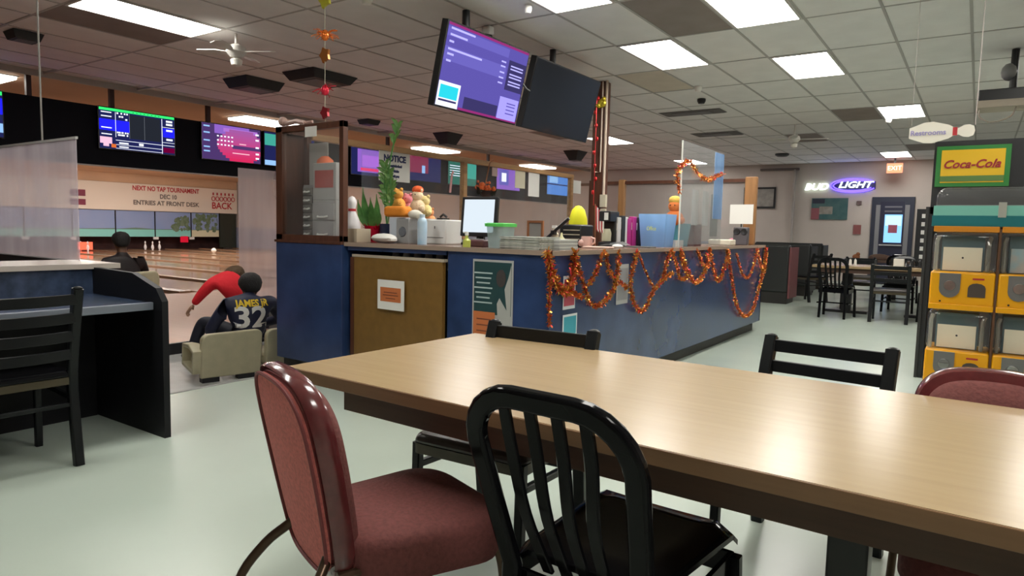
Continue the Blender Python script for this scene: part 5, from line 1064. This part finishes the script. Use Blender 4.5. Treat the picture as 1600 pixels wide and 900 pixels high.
def sens(x, y, lab, r=.05, m=None):
    t = MB().lathe([(0, -.07), (r * .7, -.065), (r, -.03), (r, 0), (0, 0)], n=16).build('smoke_detector', m or mat('sensor_white', (.8, .78, .74), .4), label=lab, category='detector'); t.location = (x, y, HC)
q = PZ(573, 2, HC - .04); sens(q.x, q.y, 'white round detector at the top edge left of the menu screen', .05)
q = PZ(825, 16, HC - .04); sens(q.x, q.y, 'small white detector above the gap between the two screens', .035)
q = PZ(1091, 140, HC - .04); sens(q.x, q.y, 'small pale detector right of the ivory ceiling tile', .05)
q = PZ(1388, 190, HC - .05); sens(q.x, q.y, 'small bright detector below the troffer over the far tables', .05)
q = PZ(1096, 157, HC - .02); sens(q.x, q.y, 'small dark round detector right of the ivory ceiling tile', .06, m_blk)
q = PZ(1222, 243, HC - .04); sens(q.x, q.y, 'distant dark round ceiling speaker left of the neon sign', .16, m_blk)
t = E('camera_dome', (-3.98, 5.33, HC), 'small security camera on the ceiling behind the menu screen', 'camera'); MB().box(-.04, .05, -.04, .04, -.08, 0).build('mount', m_wh, t, bevel=.01); MB().ball((0, 0, -.1), .05, 12, 8).build('dome', m_blk, t)
# foil bursts on a string
hs = E('foil_string', (-3.25, 3.4, 1.98), 'vertical string of orange, brown and red foil bursts hanging from the ceiling', 'decoration'); q = PY(508, 190, 3.4); hs.location = q
zof = lambda py: PY(508, py, 3.4).z - q.z
MB().tube([(0, 0, 0), (0, 0, HC - q.z)], .0025, 5).build('string', mat('string_pale', (.5, .5, .4), .5), hs)
def burst(py, m, r, n=26, squash=1, seed=1, dx=0):
    b = MB(); R_ = random.Random(seed); z = zof(py)
    for k in range(n):
        a = R_.uniform(0, 6.28); e = R_.uniform(-.35, .75) if squash == 1 else R_.uniform(-1, 1); l = r * R_.uniform(.6, 1.1); d = Vector((cos(a) * cos(e), sin(a) * cos(e), sin(e))) * l
        b.tube([(0, 0, z), d * .6 + Vector((0, 0, z)), d + Vector((0, 0, z - .02))], .0028, 4)
    b.ball((0, 0, z), r * .3, 8, 5, (1, 1, 1.3)); b.build('foil_burst', m, hs)
burst(55, mat('foil_orange', (.9, .22, .03), .25, metal=.5), .105, seed=1); burst(141, mat('foil_red', (.8, .03, .07), .25, metal=.5), .10, n=14, seed=2)
for py, m, r in ((86, mat('foil_brown', (.35, .12, .02), .3, metal=.5), .042), (176, mat('foil_maroon', (.3, .02, .03), .3, metal=.5), .035), (-2, mat('foil_yellow', (.6, .6, .05), .3, metal=.5), .05)):
    b = MB(); z = zof(py); b.prism([(r * 1.3 * (1 if k % 2 else .7) * cos(k * pi / 5), z + r * 1.4 * (1 if k % 2 else .7) * sin(k * pi / 5)) for k in range(10)], lambda a, c: (a, -.01, c), lambda a, c: (a, .01, c)); b.build('foil_leaf', m, hs, smooth=False)
# ------------------------------------------------------------------ bowlers' seats
m_crm = mat('cream_shell', (.46, .42, .28), .45, noise=.08, nscale=12)
def shell(x, y, deg, lab, src=None):
    if src: return dup(src, (x, y, PIT_Z), radians(deg), lab)
    t = E('shell_seat', (0, 0, 0), lab, 'seat')   # local +Y faces the lanes
    po_ = [(-.255, .04), (-.255, .34)] + [(-.195 + .06 * cos(a), .36 + .06 * sin(a)) for a in [pi - k * pi / 8 for k in range(5)]] + [(.205 + .05 * cos(a), .38 + .05 * sin(a)) for a in [pi / 2 - k * pi / 8 for k in range(5)]] + [(.255, .04)]
    b = MB(); b.prism(po_, lambda a, c: (a, -.22 - (c - .12) * .12, c), lambda a, c: (a, -.16 - (c - .12) * .10, c)); b.build('backrest', m_crm, t, bevel=.012, seg=3)
    MB().box(-.255, .255, -.2, .24, .08, .2).build('seat', m_crm, t, bevel=.03, seg=3)
    MB().box(-.24, -.1, -.2, -.12, 0, .05).box(.06, .2, -.2, -.12, 0, .05).build('foot_pair', m_dark, t, smooth=False, kind='stuff')
    b = MB(); P_ = [(-.275, -.19, .10), (-.275, -.21, .27), (-.275, -.1, .31), (-.275, .06, .30), (-.275, .08, .14)]
    b.sweep(P_, sq(.045, .02, .3), closed=True, ref=(1, 0, 0)); b.build('armrest', m_crm, t, bevel=.006)
    t.location = (x, y, PIT_Z); t.rotation_euler.z = radians(deg); return t
SA = 90 - 14
sh1 = shell(-5.45, 3.48, SA, 'cream moulded shell seat holding the person in the navy jersey')
sh2 = shell(-5.45 + .62 * .24, 3.48 + .62 * .97, SA, 'cream moulded shell seat beside the blue end block', sh1)
for o_ in list(sh2.children):
    if o_.name.startswith('armrest'): bpy.data.objects.remove(o_)
sh2.location.x -= .07 * .24; sh2.location.y -= .07 * .97
sh3 = shell(-7.58, 3.70, 84, 'pale moulded shell seat behind the person with the dark red jacket', sh1)
sh3.scale = (1, 1, 1.9)
# ------------------------------------------------------------------ people
def skin_mesh(name, V, Ed, R, m, parent, sub=2):
    me = bpy.data.meshes.new('t'); me.from_pydata([tuple(v) for v in V], Ed, []); o = bpy.data.objects.new('t', me); COL.objects.link(o)
    s = o.modifiers.new('s', 'SKIN'); s.use_smooth_shade = True
    for i, r in enumerate(R):
        a, b_ = r if isinstance(r, tuple) else (r, r); me.skin_vertices[0].data[i].radius = (a, b_)
    me.skin_vertices[0].data[0].use_root = True
    u = o.modifiers.new('u', 'SUBSURF'); u.levels = sub; u.render_levels = sub
    bpy.context.view_layer.update(); dg = bpy.context.evaluated_depsgraph_get(); n = bpy.data.meshes.new_from_object(o.evaluated_get(dg)); bpy.data.objects.remove(o)
    n.name = name; n.materials.clear(); n.materials.append(m); n.shade_smooth(); r = bpy.data.objects.new(name, n); COL.objects.link(r)
    if parent: r.parent = parent
    return r
def headgeo(t, c, face, skin, hairm, r=.098, up=(0, 0, 1), long_=0, cap=1.0):
    """head with face turned to 'face' direction"""
    c = Vector(c); f = Vector(face).normalized(); u = Vector(up).normalized(); rt = f.cross(u).normalized(); u = rt.cross(f)
    M = Matrix(((rt.x, f.x, u.x, c.x), (rt.y, f.y, u.y, c.y), (rt.z, f.z, u.z, c.z), (0, 0, 0, 1)))
    b = MB(); b.X = M; R = []
    prof = [(-1.18, .02, .02, .1), (-1.1, .42, .45, .25), (-.9, .56, .66, .2), (-.6, .68, .82, .1), (-.25, .78, .95, .02), (.1, .82, 1.02, -.02), (.45, .8, 1.0, -.04), (.75, .66, .82, -.05), (.98, .38, .48, -.05), (1.08, .03, .03, -.05)]
    for z, a, d, o in prof: R.append([(a * r * cos(2 * pi * k / 16), d * r * sin(2 * pi * k / 16) + o * r, z * r) for k in range(16)])
    b.rings(R); hd = b.build('head', skin, t)
    b = MB(); b.X = M; b.ball((0, 1.0 * r, -.22 * r), .15 * r, 8, 6, (.8, 1.2, 1.3)); b.build('nose', skin, hd)
    b = MB(); b.X = M
    for s in (-1, 1): b.ball((s * .82 * r, -.05 * r, -.12 * r), .22 * r, 8, 6, (.4, .8, 1.2))
    b.build('ear', skin, hd)
    b = MB(); b.X = M
    for s in (-1, 1): b.ball((s * .32 * r, .88 * r, .02 * r), .1 * r, 8, 5, (1.2, .6, .7))
    b.build('eye', m_wh, hd); b = MB(); b.X = M
    for s in (-1, 1): b.ball((s * .32 * r, .95 * r, .02 * r), .05 * r, 6, 4)
    b.build('pupil', m_blk, hd)
    b = MB(); b.X = M; b.ball((0, .82 * r, -.62 * r), .2 * r, 8, 5, (1.4, .4, .35)); b.build('mouth', mat('lips', (.3, .1, .08), .5), hd)
    b = MB(); b.X = M; R = []; R_ = random.Random(2)
    for z, a, d, o in [(-.75 - long_, .5, .4, -.5), (-.55, .72, .62, -.42), (-.2, .9, .82, -.3), (.15, .98, 1.0, -.16), (.5, .96, 1.1, -.1), (.85, .8, .95, -.1), (1.12, .5, .6, -.1), (1.24, .04, .04, -.1)]:
        R.append([(a * r * cap * cos(2 * pi * k / 20) * R_.uniform(.97, 1.03), d * r * cap * sin(2 * pi * k / 20) * R_.uniform(.97, 1.03) + o * r, z * r) for k in range(20)])
    b.rings(R); b.build('hair', hairm, t)
def limb(name, pts, rad, m, t): return skin_mesh(name, [Vector(p) for p in pts], [(i, i + 1) for i in range(len(pts) - 1)], rad, m, t)
def hand(t, wrist, d, skin, palm_n=(0, 0, -1), s=1.0):
    """one palm with five separate curled fingers"""
    w_ = Vector(wrist); d = Vector(d).normalized(); n = Vector(palm_n); n = (n - d * n.dot(d)).normalized(); q = d.cross(n)
    V = [w_, w_ + d * .04 * s, w_ + d * .08 * s]; Ed = [(0, 1), (1, 2)]; R = [(.022 * s, .016 * s), (.034 * s, .014 * s), (.036 * s, .012 * s)]
    for k, (off, l) in enumerate(((-.03, .062), (-.01, .072), (.01, .068), (.028, .052))):
        b_ = w_ + d * .078 * s + q * off * s; i = len(V); V += [b_, b_ + (d * .5 + n * .05) * l * s, b_ + (d * .8 + n * .45) * l * s]; Ed += [(2, i), (i, i + 1), (i + 1, i + 2)]; R += [.009 * s, .0085 * s, .007 * s]
    i = len(V); V += [w_ + d * .03 * s - q * .035 * s, w_ + d * .065 * s - q * .055 * s + n * .015 * s]; Ed += [(1, i), (i, i + 1)]; R += [.011 * s, .009 * s]
    return skin_mesh('hand', V, Ed, R, skin, t, 1)
m_sk1 = mat('skin_brown', (.14, .065, .035), .5); m_sk2 = mat('skin_light', (.42, .24, .16), .5); m_hair = mat('hair_black', (.008, .007, .007), .7, bump=.8, nscale=80); m_hairb = mat('hair_brown', (.09, .05, .02), .7, bump=.8, nscale=60)
m_jer = mat('jersey_navy', (.010, .014, .045), .6, noise=.2, nscale=20); m_trs = mat('trousers_dark', (.008, .010, .022), .7); m_shoe = mat('shoe_black', (.01, .01, .01), .4)
def body(t, pel, chest, neck, shL, shR, m, wid=.17, dep=.11):
    V = [Vector(pel), Vector(pel).lerp(Vector(chest), .5), Vector(chest), Vector(neck), Vector(shL), Vector(shR)]
    return V
def person(lab, pel, chest, neck, head, face, shL, elL, wrL, shR, elR, wrR, kneeL, ankL, kneeR, ankR, m_top, m_leg, skin, hairm, hr=.098, k=1.0, **kw):
    t = E('person', pel, lab, 'person'); O = Vector(pel)
    f = lambda p: Vector(p) - O
    pel, chest, neck, head = f(pel), f(chest), f(neck), f(head); mid = pel.lerp(chest, .5)
    V = [pel, mid, chest, neck, neck + (head - neck) * .35, f(shL), f(elL), f(wrL), f(shR), f(elR), f(wrR)]
    Ed = [(0, 1), (1, 2), (2, 3), (3, 4), (2, 5), (5, 6), (6, 7), (2, 8), (8, 9), (9, 10)]
    R = [(.16 * k, .12 * k), (.15 * k, .11 * k), (.165 * k, .12 * k), (.07 * k, .065 * k), (.05 * k, .05 * k), (.075 * k, .07 * k), (.058 * k, .055 * k), (.04 * k, .038 * k), (.075 * k, .07 * k), (.058 * k, .055 * k), (.04 * k, .038 * k)]
    tor = skin_mesh('clothed_torso', V, Ed, R, m_top, t)
    MB().tube([neck - (head - neck) * .1, head], .05 * k, 12).build('neck', skin, t)
    hl = (pel - Vector((0, 0, .02)))
    V = [hl, hl + (f(kneeL) - hl) * .25, f(kneeL), f(ankL), hl + (f(kneeR) - hl) * .25, f(kneeR), f(ankR)]
    skin_mesh('trousers', V, [(0, 1), (1, 2), (2, 3), (0, 4), (4, 5), (5, 6)], [(.15 * k, .12 * k), .10 * k, .07 * k, .045 * k, .10 * k, .07 * k, .045 * k], m_leg, t)
    headgeo(t, head, face, skin, hairm, hr, **kw)
    for a, b_ in ((ankL, kneeL), (ankR, kneeR)):
        a = f(a); dd = Vector(face); dd.z = 0; dd.normalize(); MB().ball(a + dd * .06 - Vector((0, 0, .01)), .06, 10, 6, (1.9 if abs(dd.x) > .6 else .8, 1.9 if abs(dd.x) <= .6 else .8, .6)).build('shoe', m_shoe, t)
    for wr, el in ((wrL, elL), (wrR, elR)): hand(t, f(wr), f(wr) - f(el), skin)
    return t, tor
# seated in the navy jersey, back to us
U_ = Vector((-.97, .24, 0)); S_ = Vector((.24, .97, 0))     # facing the lanes; along the bench
def bp(a, s, z, base=Vector((-5.60, 3.86, -.03))): v = base + U_ * a + S_ * s; return (v.x, v.y, z)
p2, tor = person('person in a navy basketball jersey with yellow and white lettering seated with back to us',
    bp(0, 0, .10), bp(.03, .00, .37), bp(.10, .03, .50), bp(.16, .06, .60), (-.9, .4, -.25),
    bp(.05, -.20, .44), bp(.12, -.33, .20), bp(.36, -.24, .14), bp(.05, .22, .46), bp(.16, .36, .26), bp(.38, .22, .18),
    bp(.40, -.30, .26), bp(.42, -.42, -.08), bp(.42, .12, .28), bp(.46, .12, -.08), m_jer, m_trs, m_sk1, m_hair, hr=.10, k=1.0, cap=1.1)
bpy.context.view_layer.update()
def wrap_text(name, s, size, o, r, u, m, tgt, par, sx=1.0, bold=.0):
    tt = text(name, s, size, (0, 0, 0), (1, 0, 0), (0, 1, 0), m, None, ext=0, sx=sx, bold=bold); me = tt.data
    bm = bmesh.new(); bm.from_mesh(me); bmesh.ops.triangulate(bm, faces=bm.faces); bmesh.ops.subdivide_edges(bm, edges=bm.edges, cuts=1, use_grid_fill=True); bm.to_mesh(me); bm.free()
    bv = BVHTree.FromPolygons([v.co for v in tgt.data.vertices], [p.vertices for p in tgt.data.polygons]); r = Vector(r).normalized(); u = Vector(u).normalized(); n = r.cross(u); O = Vector(o)
    for v in me.vertices:
        p = O + r * v.co.x + u * v.co.y + n * .6; h = bv.ray_cast(p, -n); v.co = (h[0] + n * .006) if h[0] else (O + r * v.co.x + u * v.co.y + n * .1)
    me.update(); tt.parent = par
uu = (-U_ * -.12 + Vector((0, 0, 1))).normalized() * 1
wrap_text('lettering', 'JAMES JR', .085, (0, .0, .35), S_, (0, 0, 1), mat('jersey_yellow', (.8, .55, .02), .6), tor, p2, sx=.9, bold=.003)
wrap_text('number', '32', .27, (0, -.02, .215), S_, (0, 0, 1), mat('jersey_white', (.8, .8, .78), .6), tor, p2, sx=1.15, bold=.007)
# red-clad person leaning forward beyond
def bq(a, s, z): return bp(a, s, z, Vector((-6.45, 4.12, 0)))
person('person in a bright red top bending forward with brown hair beyond the jersey', bq(0, .38, .12), bq(.05, .04, .60), bq(.1, .10, .64), bq(.13, .17, .62), (-.9, -.3, -.3),
    bq(.05, -.07, .58), bq(.1, -.17, .46), bq(.16, -.24, .34), bq(.08, .14, .60), bq(.2, .25, .3), bq(.35, .15, .25),
    bq(.24, .22, .24), bq(.16, .22, -.08), bq(.24, .48, .24), bq(.16, .48, -.08), mat('red_top', (.72, .012, .025), .8, bump=.6, nscale=30), m_trs, m_sk2, m_hairb, hr=.095, cap=1.08)
# bowler in the dark red jacket
def br(a, s, z): return (-7.85 - a, 3.84 + s, z)
person('dark-haired person in a black and dark red jacket seated facing the lanes', br(0, 0, .30), br(.05, 0, .62), br(.07, 0, .80), br(.10, 0, .96), (-1, .1, -.1),
    br(.06, -.19, .72), br(.12, -.27, .52), br(.3, -.12, .5), br(.06, .2, .72), br(.12, .28, .52), br(.3, .12, .5),
    br(.42, -.12, .32), br(.45, -.12, -.02), br(.42, .14, .32), br(.45, .14, -.02), mat('jacket_dark', (.010, .0045, .005), .6, noise=.3, nscale=10), m_trs, m_sk1, m_hair, hr=.088, cap=1.08)
t = MB().lathe([(0, 0), (.06, .02), (.108, .108), (.06, .195), (0, .215)], n=16).build('bowling_ball', mat('ball_teal', (.02, .3, .3), .1), label='teal bowling ball on the ball return beside the navy jersey', category='ball'); t.location = (-6.55, 5.15, .18)
t = thing('ball_return', 'low grey ball return rack beside the seats', 'ball return', -6.55, 5.15, PIT_Z); MB().box(-.4, .3, -.2, .2, 0, .34).build('rack_body', mat('return_grey', (.15, .16, .17), .4), t, bevel=.03)
t = thing('camera_tripod', 'small dark object standing on the approach beside the desk end', 'stand', -8.6, 4.55, LN_Z); MB().box(-.1, .1, -.06, .06, .1, .16).tube([(0, 0, .1), (0, 0, 0)], .02, 6).build('body', m_dark, t)
